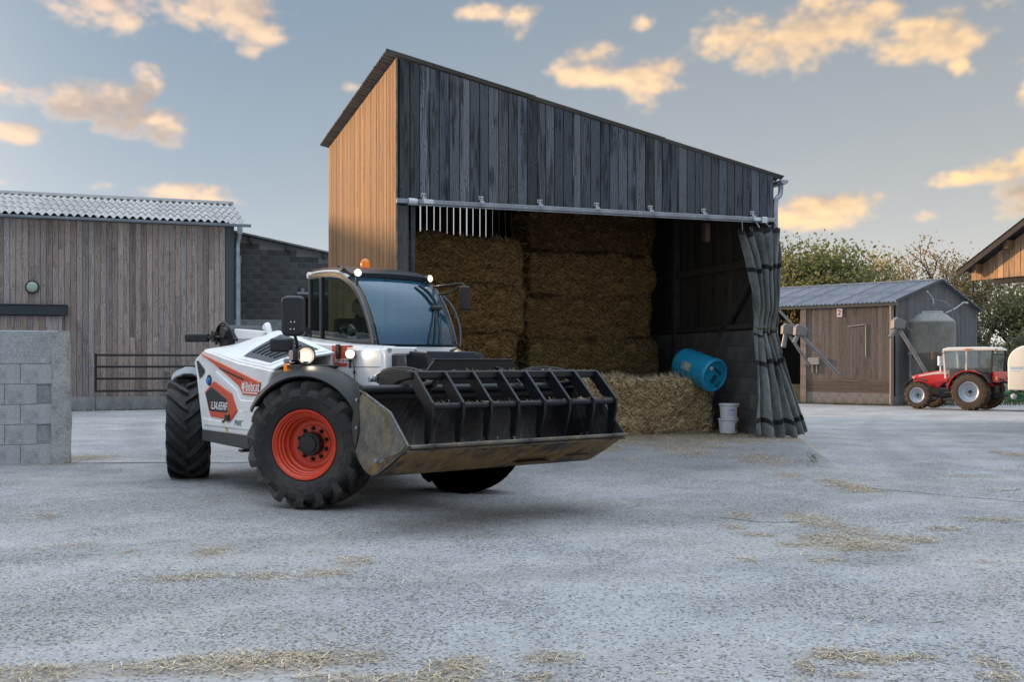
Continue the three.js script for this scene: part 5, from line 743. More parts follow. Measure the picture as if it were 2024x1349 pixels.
  part('coupling', [cyl([-1.66, 1.80, 0.3], [-1.45, 1.84, 0.3], 0.035, 0.03, 10), cyl([-1.5, 1.8, 0.3], [-1.38, 1.78, 0.3], 0.05, 0.05, 12)], black, boom);
  // carriage and quick hitch
  const hitch = group('tool_carriage', T);
  part('carriage_side', [plate([[0.58, 1.54], [0.95, 1.52], [1.02, 1.30], [1.18, 1.16], [1.2, 0.72], [0.95, 0.66], [0.72, 0.90], [0.58, 1.10]], 0.16, 0.22, 0.008), plate([[0.58, 1.54], [0.95, 1.52], [1.02, 1.30], [1.18, 1.16], [1.2, 0.72], [0.95, 0.66], [0.72, 0.90], [0.58, 1.10]], -0.46, -0.40, 0.008), plate([[0.62, 1.50], [0.80, 1.50], [0.90, 1.30], [1.15, 1.16], [1.15, 0.75], [0.8, 0.8], [0.62, 1.1]], 0.38, 0.42, 0.006)], satin, hitch);
  part('carriage_plate', [plate([[-0.20, 1.20], [-0.20, 1.535], [0.36, 1.53], [0.42, 1.47], [0.46, 1.20]], 0, 0.03, 0.006).rotateY(Math.PI / 2).translate(0.93, 0, 0)], std([0.028, 0.036, 0.055], 0.42, 0.2), hitch);
  part('carriage_pin', [cyl([0.985, 1.43, -0.12], [0.955, 1.43, -0.12], 0.012, 0.012, 10), cyl([0.72, 1.30, 0.425], [0.72, 1.30, 0.445], 0.035, 0.035, 14), cyl([0.72, 1.27, 0.425], [0.72, 1.27, 0.45], 0.015, 0.015, 10)], M.chrome, hitch);
  part('carriage_beam', [bx(0.12, 0.14, 1.1, 1.22, 1.05, 0, 0.01), bx(0.10, 0.12, 1.0, 1.22, 0.72, 0, 0.01), bx(0.3, 0.3, 0.30, 0.75, 1.0, 0.27, 0.02)], satin, hitch);
  part('tilt_cylinder', [cyl([0.35, 1.25, 0.02], [1.1, 1.0, 0.02], 0.06, 0.06, 14)], satin, hitch);
  // ---- cab
  const cab = group('cab', T), prof = [[-1.86, 2.468], [-1.6, 2.476], [-1.29, 2.462], [-1.1, 2.435], [-0.94, 2.380], [-0.80, 2.300], [-0.69, 2.212], [-0.60, 2.110], [-0.53, 2.010], [-0.42, 1.815], [-0.338, 1.605]];
  const pc = new THREE.SplineCurve(prof.map((p) => new THREE.Vector2(...p))), PF = (t) => { const p = pc.getPoint(t); return [p.x, p.y]; }, ins = (t, k) => { const a = pc.getPoint(t), n = pc.getTangent(t); return [a.x - n.y * -k * -1, a.y - n.x * k]; };
  const CW = -1.02, bow = (z) => { const q = (z - CW / 2) / (CW / 2); return 0.07 * (1 - q * q); };
  const skin = (t0, t1, z0, z1, nu, nv, th, k = 0) => crease(slab(nv, nu, (u, v) => { const t = lerp(t0, t1, v), z = lerp(z0, z1, u), p = PF(t), w = sstep(0.25, 0.7, t); return [p[0] + bow(z) * w + k * 0.6, p[1] + bow(z) * (1 - w) * 0.35 + k, z]; }, th), 0.7);
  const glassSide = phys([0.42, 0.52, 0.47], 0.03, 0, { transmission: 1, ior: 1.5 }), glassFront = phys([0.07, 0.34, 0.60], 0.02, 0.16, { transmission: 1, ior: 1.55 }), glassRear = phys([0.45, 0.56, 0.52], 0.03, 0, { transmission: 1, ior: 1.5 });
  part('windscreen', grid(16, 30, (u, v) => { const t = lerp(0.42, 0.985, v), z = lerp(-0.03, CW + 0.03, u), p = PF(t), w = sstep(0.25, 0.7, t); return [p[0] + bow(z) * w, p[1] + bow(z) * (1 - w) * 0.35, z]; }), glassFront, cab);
  part('roof', [skin(0.0, 0.41, -0.012, CW + 0.012, 12, 16, 0.05, 0.006)], std([0.024, 0.028, 0.032], 0.3), cab);
  part('roof_rim', [tube(Array.from({ length: 16 }, (_, i) => { const p = PF(i / 15 * 0.42); return [p[0], p[1] + 0.002, 0.012]; }), 0.026, 40, 8), tube(Array.from({ length: 16 }, (_, i) => { const p = PF(i / 15 * 0.42); return [p[0], p[1] + 0.002, CW - 0.012]; }), 0.026, 40, 8), cyl([-1.87, 2.465, 0.03], [-1.87, 2.465, CW - 0.03], 0.04, 0.04, 10)], std([0.62, 0.63, 0.64], 0.35), cab);
  // side frames follow the curve
  for (const z of [0.005, CW - 0.005]) {
    const outer = Array.from({ length: 31 }, (_, i) => PF(i / 30)), inner = Array.from({ length: 31 }, (_, i) => { const t = i / 30, a = pc.getPoint(t), n = pc.getTangent(t); return [a.x + n.y * 0.062, a.y - n.x * 0.062]; });
    part('pillar', plate([...outer, ...inner.reverse()], z - 0.03, z + 0.03, 0.01), std([0.026, 0.028, 0.032], 0.35), cab);
    part('pillar_trim', tube(Array.from({ length: 24 }, (_, i) => { const p = PF(0.05 + i / 23 * 0.93); return [p[0], p[1], z + (z > -0.5 ? 0.032 : -0.032)]; }), 0.008, 48, 6), std([0.16, 0.165, 0.17], 0.35, 0.3), cab);
    part('rear_post', [bx(0.05, 0.80, 0.055, -1.565, 2.04, z, 0.01), bx(0.045, 0.80, 0.055, -1.845, 2.06, z, 0.01), bx(1.5, 0.05, 0.05, -1.1, 1.655, z, 0.01)], std([0.026, 0.028, 0.032], 0.35), cab);
    part('quarter_glass', new THREE.ShapeGeometry(new THREE.Shape([[-1.83, 1.66], [-1.585, 1.66], [-1.585, 2.43], [-1.83, 2.43]].map((p) => new THREE.Vector2(...p)))).translate(0, 0, z + (z > -0.5 ? 0.012 : -0.012)), glassRear, cab);
    const sh = Array.from({ length: 26 }, (_, i) => { const t = 0.14 + i / 25 * 0.85, a = pc.getPoint(t), n = pc.getTangent(t); return new THREE.Vector2(a.x + n.y * 0.05, a.y - n.x * 0.05); }); sh.push(new THREE.Vector2(-1.55, 1.64), new THREE.Vector2(-1.55, 2.42));
    part('side_glass', new THREE.ShapeGeometry(new THREE.Shape(sh)).translate(0, 0, z), glassSide, cab);
  }
  part('rear_glass', grid(1, 1, (u, v) => [-1.862, lerp(1.70, 2.43, v), lerp(-0.03, CW + 0.03, u)]), glassRear, cab);
  part('cab_body', [plate([[-1.90, 1.05], [-1.90, 1.635], [-0.32, 1.60], [-0.30, 1.30], [-0.55, 0.80], [-1.5, 0.75]], CW - 0.03, 0.03, 0.02)], white, cab);
  part('rear_panel', [bx(0.05, 0.66, 1.0, -1.86, 1.36, CW / 2)], black, cab);
  part('dash', [bx(0.22, 0.16, 0.86, -0.52, 1.66, CW / 2, 0.04), bx(0.10, 0.28, 0.12, -0.86, 1.62, -0.5, 0.03), bx(0.55, 0.22, 0.16, -1.35, 1.60, -0.17, 0.04)], std([0.02, 0.021, 0.022], 0.7), cab);
  part('seat', [bx(0.50, 0.12, 0.48, -1.5, 1.33, -0.5, 0.05), bx(0.12, 0.60, 0.46, -1.76, 1.66, -0.5, 0.05)], std([0.02, 0.02, 0.021], 0.85), cab);
  const sw = part('steering_wheel', [new THREE.TorusGeometry(0.18, 0.016, 8, 28), cyl([0, 0, -0.02], [0, 0, -0.16], 0.03, 0.04, 10), bx(0.34, 0.03, 0.02, 0, 0, 0), bx(0.03, 0.34, 0.02, 0, 0, 0)], black, cab); sw.position.set(-1.02, 1.74, -0.5); sw.rotation.set(0, -Math.PI / 2, 0); sw.rotateX(-0.9);
  part('joystick', [cyl([-1.22, 1.66, -0.15], [-1.18, 1.80, -0.15], 0.018, 0.014, 8), new THREE.SphereGeometry(0.035, 12, 8).scale(1, 1.5, 1).translate(-1.175, 1.82, -0.15)], std([0.12, 0.125, 0.13], 0.5), cab);
  part('red_lamp', new THREE.SphereGeometry(0.03, 10, 8).translate(-0.62, 1.76, -0.62), std([0.6, 0.06, 0.06], 0.4), cab);
  // wipers and far-side fittings
  const onW = (t, z, k = 0.02) => { const p = PF(t), n = pc.getTangent(t), w = sstep(0.25, 0.7, t); return [p[0] + bow(z) * w - n.y * k, p[1] + n.x * k, z]; };
  part('wiper', [tube([onW(0.985, -0.62), onW(0.9, -0.72), onW(0.8, -0.84)], 0.010, 12, 5), tube([onW(0.985, -0.70), onW(0.88, -0.80), onW(0.78, -0.88)], 0.010, 12, 5), tube([onW(0.985, -0.78), onW(0.87, -0.87), onW(0.75, -0.91)], 0.008, 12, 5), bx(0.06, 0.05, 0.14, onW(0.78, -0.86)[0], onW(0.78, -0.86)[1], -0.87, 0.012)], black, cab);
  part('wiper_blade', [tube([onW(0.52, -0.74, 0.014), onW(0.62, -0.80, 0.014), onW(0.72, -0.84, 0.014), onW(0.76, -0.88, 0.014)], 0.012, 16, 5), tube([onW(0.48, -0.84, 0.014), onW(0.6, -0.9, 0.014), onW(0.78, -0.93, 0.014)], 0.012, 16, 5)], black, cab);
  part('grab_rail', [tube([[-0.62, 2.20, CW - 0.03], [-0.50, 2.06, CW - 0.09], [-0.36, 1.80, CW - 0.09], [-0.29, 1.60, CW - 0.04]], 0.013, 20, 6)], std([0.05, 0.07, 0.1], 0.3, 0.3), cab);
  const beacon = group('beacon', T); part('beacon_base', cyl([-1.22, 2.50, -0.37], [-1.22, 2.525, -0.37], 0.06, 0.055, 18), black, beacon); part('beacon_dome', lathe([[0.052, 0], [0.054, 0.05], [0.046, 0.085], [0.028, 0.105], [0.001, 0.112]], 20).translate(-1.22, 2.525, -0.37), phys([0.85, 0.30, 0.03], 0.15, 0, { transmission: 0.5, emissive: new THREE.Color(0.30, 0.09, 0.006) }), beacon);
  part('roof_cable', [tube([[-1.35, 2.50, -0.05], [-1.28, 2.55, -0.08], [-1.2, 2.52, -0.04], [-1.08, 2.5, 0.0], [-1.0, 2.44, 0.03]], 0.012, 20, 6), tube([[-1.3, 2.5, -0.1], [-1.22, 2.56, -0.06], [-1.1, 2.5, -0.02], [-0.9, 2.44, 0.03]], 0.008, 16, 5), bx(0.1, 0.03, 0.04, -1.05, 2.475, 0.03, 0.006)], satin, T);
  // ---- lamps
  const glow = std([1, 1, 1], 0.4, 0, { emissive: new THREE.Color(1.0, 0.80, 0.55), emissiveIntensity: 1.5 }), bezel = std([0.03, 0.03, 0.03], 0.4), glass = std([0.75, 0.70, 0.62], 0.12, 0.5);
  function lampLight(p, I) { const s = new THREE.SpotLight(new THREE.Color().setRGB(1.0, 0.80, 0.56), I, 0, 0.75, 0.7, 2); s.castShadow = true; s.shadow.radius = 2; s.position.set(...p); s.target.position.set(p[0] + 3, p[1] - 0.8, p[2]); T.add(s, s.target); }
  const round = (p, rad, yaw, nm) => { const g = group(nm, T); g.position.set(...p); g.rotation.y = yaw; part('lamp_housing', crease(lathe([[0.001, -0.09], [rad * 0.6, -0.085], [rad * 0.95, -0.03], [rad, 0.01], [rad * 0.97, 0.02], [rad * 0.86, 0.02], [rad * 0.84, 0.012]], 24).rotateZ(-Math.PI / 2), 0.5), bezel, g); part('lamp_glass', lathe([[0.001, 0.018], [rad * 0.84, 0.010]], 24).rotateZ(-Math.PI / 2), glow, g); part('lamp_stalk', [bx(0.03, 0.10, 0.03, -0.03, -rad - 0.04, 0, 0.005)], bezel, g); lampLight([p[0] + 0.05 * Math.cos(yaw), p[1], p[2] - 0.05 * Math.sin(yaw)], 0.22); return g; };
  round([-0.66, 2.41, 0.05], 0.048, -0.25, 'work_lamp'); round([-0.87, 2.415, -1.03], 0.048, 0.1, 'work_lamp'); round([0.08, 1.512, 0.56], 0.055, -0.5, 'work_lamp');
  part('lamp_wire', [tube([[0.08, 1.44, 0.55], [0.10, 1.40, 0.53], [0.085, 1.30, 0.515], [0.09, 1.2, 0.51]], 0.005, 14, 5), bx(0.02, 0.03, 0.02, 0.088, 1.325, 0.515, 0.004), bx(0.16, 0.012, 0.012, 0.02, 1.445, 0.53, 0.003)], black, T);
  const head = (z, f) => { const s = z > 0 ? 1 : -1, g = group('headlight', T); g.position.set(f, 1.495, z); g.rotation.y = s > 0 ? -0.32 : 0.12;
    part('lamp_housing', [crease(lathe([[0.001, -0.12], [0.05, -0.115], [0.085, -0.05], [0.098, 0.02], [0.094, 0.03], [0.082, 0.03]], 24).rotateZ(-Math.PI / 2), 0.5), bx(0.10, 0.13, 0.10, -0.03, 0, 0.10 * s, 0.03)], bezel, g);
    part('reflector', lathe([[0.084, 0.03], [0.070, 0.0], [0.045, -0.03], [0.03, -0.04]], 24).rotateZ(-Math.PI / 2), glass, g); part('lamp_bulb', [new THREE.SphereGeometry(0.034, 14, 10).translate(-0.02, 0, 0), lathe([[0.001, -0.005], [0.066, 0.0]], 24).rotateZ(-Math.PI / 2)], std([1, 1, 1], 0.4, 0, { emissive: new THREE.Color(1.0, 0.78, 0.52), emissiveIntensity: 0.55 }), g); part('turn_signal', [bx(0.06, 0.10, 0.035, 0.02, 0, 0.148 * s, 0.012)], std([0.55, 0.40, 0.36], 0.25), g); lampLight([f + 0.07, 1.495, z], 0.22); };
  head(0.95, -0.12); head(-0.93, -0.18);
  for (const s of [1, -1]) part('lamp_bracket', [bx(0.09, 0.035, 0.42, -0.14, 1.385, 0.80 * s, 0.008), bx(0.06, 0.05, 0.06, -0.13, 1.41, 0.95 * s, 0.008), bar([-0.14, 1.385, 0.95 * s], [-0.42, 1.38, 0.98 * s], 0.06, 0.04)], black, T);
  part('side_marker', [bx(0.06, 0.085, 0.06, -0.45, 1.372, 0.99, 0.014)], phys([0.80, 0.26, 0.02], 0.2, 0, { emissive: new THREE.Color(0.25, 0.07, 0.0) }), T); part('marker_cap', [bx(0.055, 0.06, 0.055, -0.46, 1.44, 0.99, 0.012)], std([0.4, 0.4, 0.42], 0.4), T);
  // ---- mirrors
  const mir = (p, w, h, dd, yaw, nm, m = black) => { const g = group(nm, T); g.position.set(...p); g.rotation.y = yaw; const s = new THREE.Shape(), R = Math.min(w, h) * 0.28; s.moveTo(-w / 2 + R, -h / 2); s.lineTo(w / 2 - R, -h / 2); s.quadraticCurveTo(w / 2, -h / 2, w / 2, -h / 2 + R); s.lineTo(w / 2, h / 2 - R); s.quadraticCurveTo(w / 2, h / 2, w / 2 - R, h / 2); s.lineTo(-w / 2 + R, h / 2); s.quadraticCurveTo(-w / 2, h / 2, -w / 2, h / 2 - R); s.lineTo(-w / 2, -h / 2 + R); s.quadraticCurveTo(-w / 2, -h / 2, -w / 2 + R, -h / 2);
    const e = new THREE.ExtrudeGeometry(s, { depth: dd * 0.3, bevelEnabled: true, bevelThickness: dd * 0.35, bevelSize: 0.03, bevelOffset: -0.03, bevelSegments: 4 }); part('mirror_shell', crease(metres(e.translate(0, 0, -dd * 0.15)), 0.7), m, g); part('mirror_glass', grid(1, 1, (u, v) => [(u - 0.5) * (w - 0.06), (v - 0.5) * (h - 0.06), -dd * 0.5 - 0.002]), M.chrome, g); return g; };
  const big = mir([-0.12, 1.885, 1.08], 0.235, 0.40, 0.10, 0.80, 'mirror', std([0.014, 0.015, 0.017], 0.3)); part('mirror_bolts', [[-0.01, -0.06], [0.026, -0.06], [-0.014, -0.13], [0.022, -0.13]].map(([x, y]) => cyl([x, y, 0.05], [x, y, 0.056], 0.007, 0.007, 8)), M.chrome, big);
  mir([-0.34, 1.60, 1.10], 0.24, 0.145, 0.10, 0.85, 'mirror'); mir([-0.42, 2.17, -1.22], 0.115, 0.285, 0.07, 1.25, 'mirror'); mir([-3.36, 1.74, 0.80], 0.32, 0.11, 0.09, 0.7, 'mirror');
  part('mirror_arm', [tube([[-0.14, 1.70, 1.06], [-0.15, 1.62, 1.03], [-0.20, 1.52, 1.0], [-0.2, 1.40, 0.95]], 0.016, 16, 7), bx(0.04, 0.06, 0.1, -0.3, 1.58, 1.04, 0.01)], black, T);
  part('mirror_arm', [tube([[-0.80, 2.315, CW - 0.02], [-0.60, 2.325, -1.10], [-0.45, 2.335, -1.21], [-0.42, 2.30, -1.22]], 0.012, 20, 6), tube([[-0.72, 2.22, CW - 0.02], [-0.58, 2.24, -1.11], [-0.5, 2.29, -1.17], [-0.45, 2.31, -1.20]], 0.010, 20, 6)], black, T);
  part('mirror_arm', [tube([[-3.22, 1.74, 0.72], [-3.1, 1.745, 0.62], [-3.05, 1.74, 0.5]], 0.018, 14, 7), cyl([-3.16, 1.77, 0.68], [-3.16, 1.71, 0.68], 0.04, 0.04, 12)], black, T);
  // ---- bucket with grapple
  const B = group('grapple_bucket', T), Z0 = -1.21, Z1 = 1.22, ZC = (Z0 + Z1) / 2, ZW = Z1 - Z0;
  const dirt = tex(1024, 512, (x, y, o) => { const u = x / 1024, v = y / 512, a = fbm(u * 5, v * 3, 5, 5, 3), b = fbm(u * 40, v * 8, 4, 40, 8), m = sstep(0.36, 0.62, a * 0.7 + b * 0.3); o[0] = lerp(0.040, 0.190, m) * (0.6 + 0.8 * b); o[1] = lerp(0.037, 0.118, m) * (0.6 + 0.8 * b); o[2] = lerp(0.035, 0.048, m) * (0.6 + 0.8 * b); });
  const steelTex = tex(512, 512, (x, y, o) => { const u = x / 512, v = y / 512, a = fbm(u * 4, v * 4, 5, 4, 4), s = Math.pow(vnoise(u * 120 + v * 60, v * 7 + u * 4, 256, 256), 6), b = fbm(u * 60, v * 60, 3, 60, 60); const k = 0.014 + 0.032 * sstep(0.45, 0.7, a) + 0.10 * s * sstep(0.4, 0.6, a) + 0.02 * (b - 0.5); o[0] = k * 1.05 + 0.012 * sstep(0.6, 0.75, b); o[1] = k * 1.03; o[2] = k * 1.03; });
  const sideTex = tex(512, 512, (x, y, o) => { const u = x / 512, v = y / 512, a = fbm(u * 5, v * 5, 5, 5, 5), s = Math.pow(vnoise(u * 90 - v * 110, u * 9 + v * 7, 256, 256), 5), b = fbm(u * 50, v * 50, 3, 50, 50); const k = 0.085 + 0.12 * (a - 0.4) + 0.24 * s * a + 0.06 * (b - 0.5), q = sstep(0.54, 0.70, fbm(u * 3 + 7, v * 4 + 2, 4, 3, 4)); o[0] = k * lerp(1.0, 1.4, q); o[1] = k * lerp(0.99, 1.15, q); o[2] = k * lerp(0.95, 0.78, q); });
  const inM = std([1, 1, 1], 0.6, 0.25, { map: rep(steelTex, 0.8), bumpMap: rep(steelTex, 0.8), bumpScale: 0.002 }), mudM = std([1, 1, 1], 0.8, 0.05, { map: rep(dirt, 0.5, 1), bumpMap: rep(dirt, 0.5, 1), bumpScale: 0.006 }), sideM = std([1, 1, 1], 0.55, 0.3, { map: rep(sideTex, 1.3), bumpMap: rep(sideTex, 1.3), bumpScale: 0.002 }), gp = std([0.013, 0.0155, 0.021], 0.38, 0.25, { map: grimeTex });
  const outer = new THREE.SplineCurve([[2.205, 0.735], [1.95, 0.595], [1.74, 0.490], [1.62, 0.468], [1.50, 0.510], [1.39, 0.62], [1.335, 0.76], [1.325, 0.90], [1.365, 1.06], [1.43, 1.19]].map((p) => new THREE.Vector2(...p)));
  const OP = (t) => { const p = outer.getPoint(t); return [p.x, p.y]; }, IP = (t, k) => { const p = outer.getPoint(t), n = outer.getTangent(t); return [p.x + n.y * k, p.y - n.x * k]; };
  const sheetG = (t0, t1, k0, k1) => crease(slab(20, 1, (u, v) => { const p = IP(lerp(t0, t1, u), k0); return [p[0], p[1], lerp(Z0 + 0.02, Z1 - 0.02, v)]; }, k1), 0.6);
  const rect = (g) => { const p = g.attributes.position, uv = new Float32Array(p.count * 2); for (let i = 0; i < p.count; i++) { uv[i * 2] = p.getZ(i); uv[i * 2 + 1] = p.getX(i) * 1.0 + p.getY(i) * 0.9; } g.setAttribute('uv', new THREE.BufferAttribute(uv, 2)); return g; };
  part('floor_plate', rect(sheetG(0.0, 0.52, 0.0, 0.014)), mudM, B); part('back_plate', rect(sheetG(0.5, 1.0, 0.002, 0.014)), inM, B); part('inner_floor', rect(sheetG(0.03, 0.55, 0.017, 0.006)), inM, B);
  part('cutting_edge', [bar([2.225, 0.742, Z0 - 0.01], [2.225, 0.742, Z1 + 0.01], 0.06, 0.028, 0.008), bar([2.14, 0.705, Z0], [2.14, 0.705, Z1], 0.14, 0.02, 0.004)], std([1, 1, 1], 0.6, 0.3, { map: rep(sideTex, 1) }), B);
  for (const [z, s] of [[Z1, 1], [Z0, -1]]) {
    const pts = [[2.215, 0.745], ...Array.from({ length: 24 }, (_, i) => OP(i / 23)), [1.52, 1.165], [1.93, 1.015]];
    part('side_plate', plate(pts, z - 0.012, z + 0.012, 0.004), s > 0 ? sideM : inM, B);
    const inn = [[1.46, 1.135], [1.50, 1.145], [1.93, 1.0], [2.19, 0.745], [2.10, 0.69], [1.86, 0.62], [1.66, 0.66], [1.53, 0.76], [1.46, 0.90], [1.445, 1.05]];
    if (s > 0) { part('side_liner', plate(inn, z + 0.012, z + 0.020, 0.003), std([1, 1, 1], 0.7, 0.1, { map: rep(sideTex, 2.1, 1.7), color: new THREE.Color(1.0, 0.97, 0.86) }), B); part('side_edge', plate([[1.43, 1.195], [1.37, 1.06], [1.33, 0.90], [1.34, 0.77], [1.375, 0.67], [1.43, 0.78], [1.455, 0.92], [1.45, 1.08], [1.48, 1.17]], z + 0.012, z + 0.024, 0.004), satin, B); }
    if (s > 0) part('worn_edge', plate([[1.56, 0.492], [1.66, 0.478], [1.76, 0.512], [2.16, 0.722], [2.06, 0.70], [1.80, 0.585], [1.66, 0.56]], z + 0.012, z + 0.0165, 0.001), std([1, 1, 1], 0.75, 0.05, { map: rep(dirt, 1.4, 1.6), color: new THREE.Color().setRGB(1.0, 0.92, 0.8) }), B);
    for (const [x, y] of [[1.42, 1.10], [1.415, 0.86], [1.74, 0.60]]) part('bolt_head', cyl([x, y, z + 0.012 * s], [x, y, z + 0.034 * s], 0.016, 0.014, 8), M.zinc, B);
  }
  part('top_tube', [cyl([1.45, 1.185, Z0], [1.45, 1.185, Z1], 0.042, 0.042, 16), bar([1.40, 1.15, Z0], [1.40, 1.15, Z1], 0.05, 0.1)], gp, B);
  part('wear_strip', [bar([1.86, 0.548, Z0 + 0.2], [1.86, 0.548, -0.75], 0.10, 0.018), bar([1.80, 0.515, -0.52], [1.80, 0.515, -0.15], 0.22, 0.014)], std([0.018, 0.017, 0.016], 0.7), B);
  part('spill_guard', [plate([[0.55, 1.22], [0.34, 1.445], [-0.58, 1.445], [-0.84, 1.22]].map((p) => [-p[0], p[1]]), -0.012, 0.012, 0.004).rotateY(Math.PI / 2).translate(1.26, 0, 0), bar([1.26, 1.452, 0.345], [1.26, 1.452, -0.585], 0.05, 0.018)], gp, B);
  part('hitch_bracket', [plate([[1.1, 1.2], [1.36, 1.22], [1.30, 0.85], [1.15, 0.7]], 0.28, 0.34, 0.006), plate([[1.1, 1.2], [1.36, 1.22], [1.30, 0.85], [1.15, 0.7]], -0.44, -0.38, 0.006)], gp, B);
  // grapple
  const tines = [0.93, 0.62, 0.32, 0.02, -0.28, -0.58, -0.88, -1.17];
  for (const z of tines) part('tine', plate([[1.76, 1.345], [1.86, 1.345], [1.92, 1.29], [2.135, 1.085], [2.135, 0.98], [2.06, 0.76], [2.02, 0.72], [2.005, 0.82], [2.02, 0.98], [1.98, 1.06], [1.80, 1.24], [1.76, 1.27]], z - 0.013, z + 0.013, 0.005), gp, B);
  part('grapple_beam', [bar([1.80, 1.315, 0.965], [1.80, 1.315, -1.20], 0.075, 0.075, 0.012)], gp, B); part('grapple_tube', [cyl([2.085, 1.055, 0.93], [2.085, 1.055, -1.17], 0.03, 0.03, 12)], gp, B);
  for (const z of [0.72, -0.95]) { part('grapple_arm', plate([[0.86, 1.30], [1.0, 1.345], [1.2, 1.37], [1.45, 1.365], [1.74, 1.325], [1.82, 1.30], [1.72, 1.275], [1.5, 1.28], [1.3, 1.255], [1.12, 1.19], [0.98, 1.21], [0.86, 1.25]], z - 0.03, z + 0.03, 0.008), gp, B); part('arm_flange', [tube([[0.9, 1.315, z], [1.0, 1.35, z], [1.2, 1.375, z], [1.45, 1.37, z], [1.74, 1.33, z]], 0.014, 24, 6), tube([[1.1, 1.195, z], [1.28, 1.255, z], [1.45, 1.28, z], [1.7, 1.28, z]], 0.012, 20, 6)], gp, B);
    part('clevis', [bx(0.12, 0.05, 0.07, 0.87, 1.272, z, 0.012), cyl([0.83, 1.265, z - 0.06], [0.83, 1.265, z + 0.06], 0.024, 0.024, 12), cyl([0.91, 1.28, z - 0.055], [0.91, 1.28, z + 0.055], 0.02, 0.02, 12)], M.galv, B); part('ram', [cyl([1.12, 1.16, z - 0.08], [1.72, 1.24, z - 0.08], 0.032, 0.032, 12)], gp, B); part('ram_rod', [cyl([1.3, 1.18, z - 0.16], [1.65, 1.25, z - 0.16], 0.014, 0.014, 10)], M.chrome, B); }
  part('hose', [tube([[1.1, 1.2, 0.45], [1.3, 1.27, 0.48], [1.5, 1.2, 0.52], [1.46, 1.1, 0.55]], 0.014, 18, 6), tube([[0.95, 1.3, -0.2], [1.15, 1.4, -0.3], [1.4, 1.32, -0.45], [1.5, 1.22, -0.5]], 0.014, 18, 6)], satin, B);
  // clods and straw caught in the bucket
  const bits = []; for (let i = 0; i < 260; i++) { const z = lerp(-1.2, 0.95, r()), k = r(); const p = k < 0.45 ? V(2.085 + (r() - 0.5) * 0.04, 1.086, z) : k < 0.8 ? V(lerp(1.72, 2.16, r()), 0, z) : V(1.80, 1.355, z); if (k >= 0.45 && k < 0.8) { p.y = 0.52 + (p.x - 1.72) * 0.48 + 0.035; } bits.push([p, new THREE.Quaternion().setFromEuler(new THREE.Euler(r() * 6, r() * 6, r() * 6)), 0.015 + r() * 0.05, 0.004 + r() * 0.006, vary(r, [0.30, 0.23, 0.13], 0.4)]); }
  scatter('straw_bits', bits, B);
}

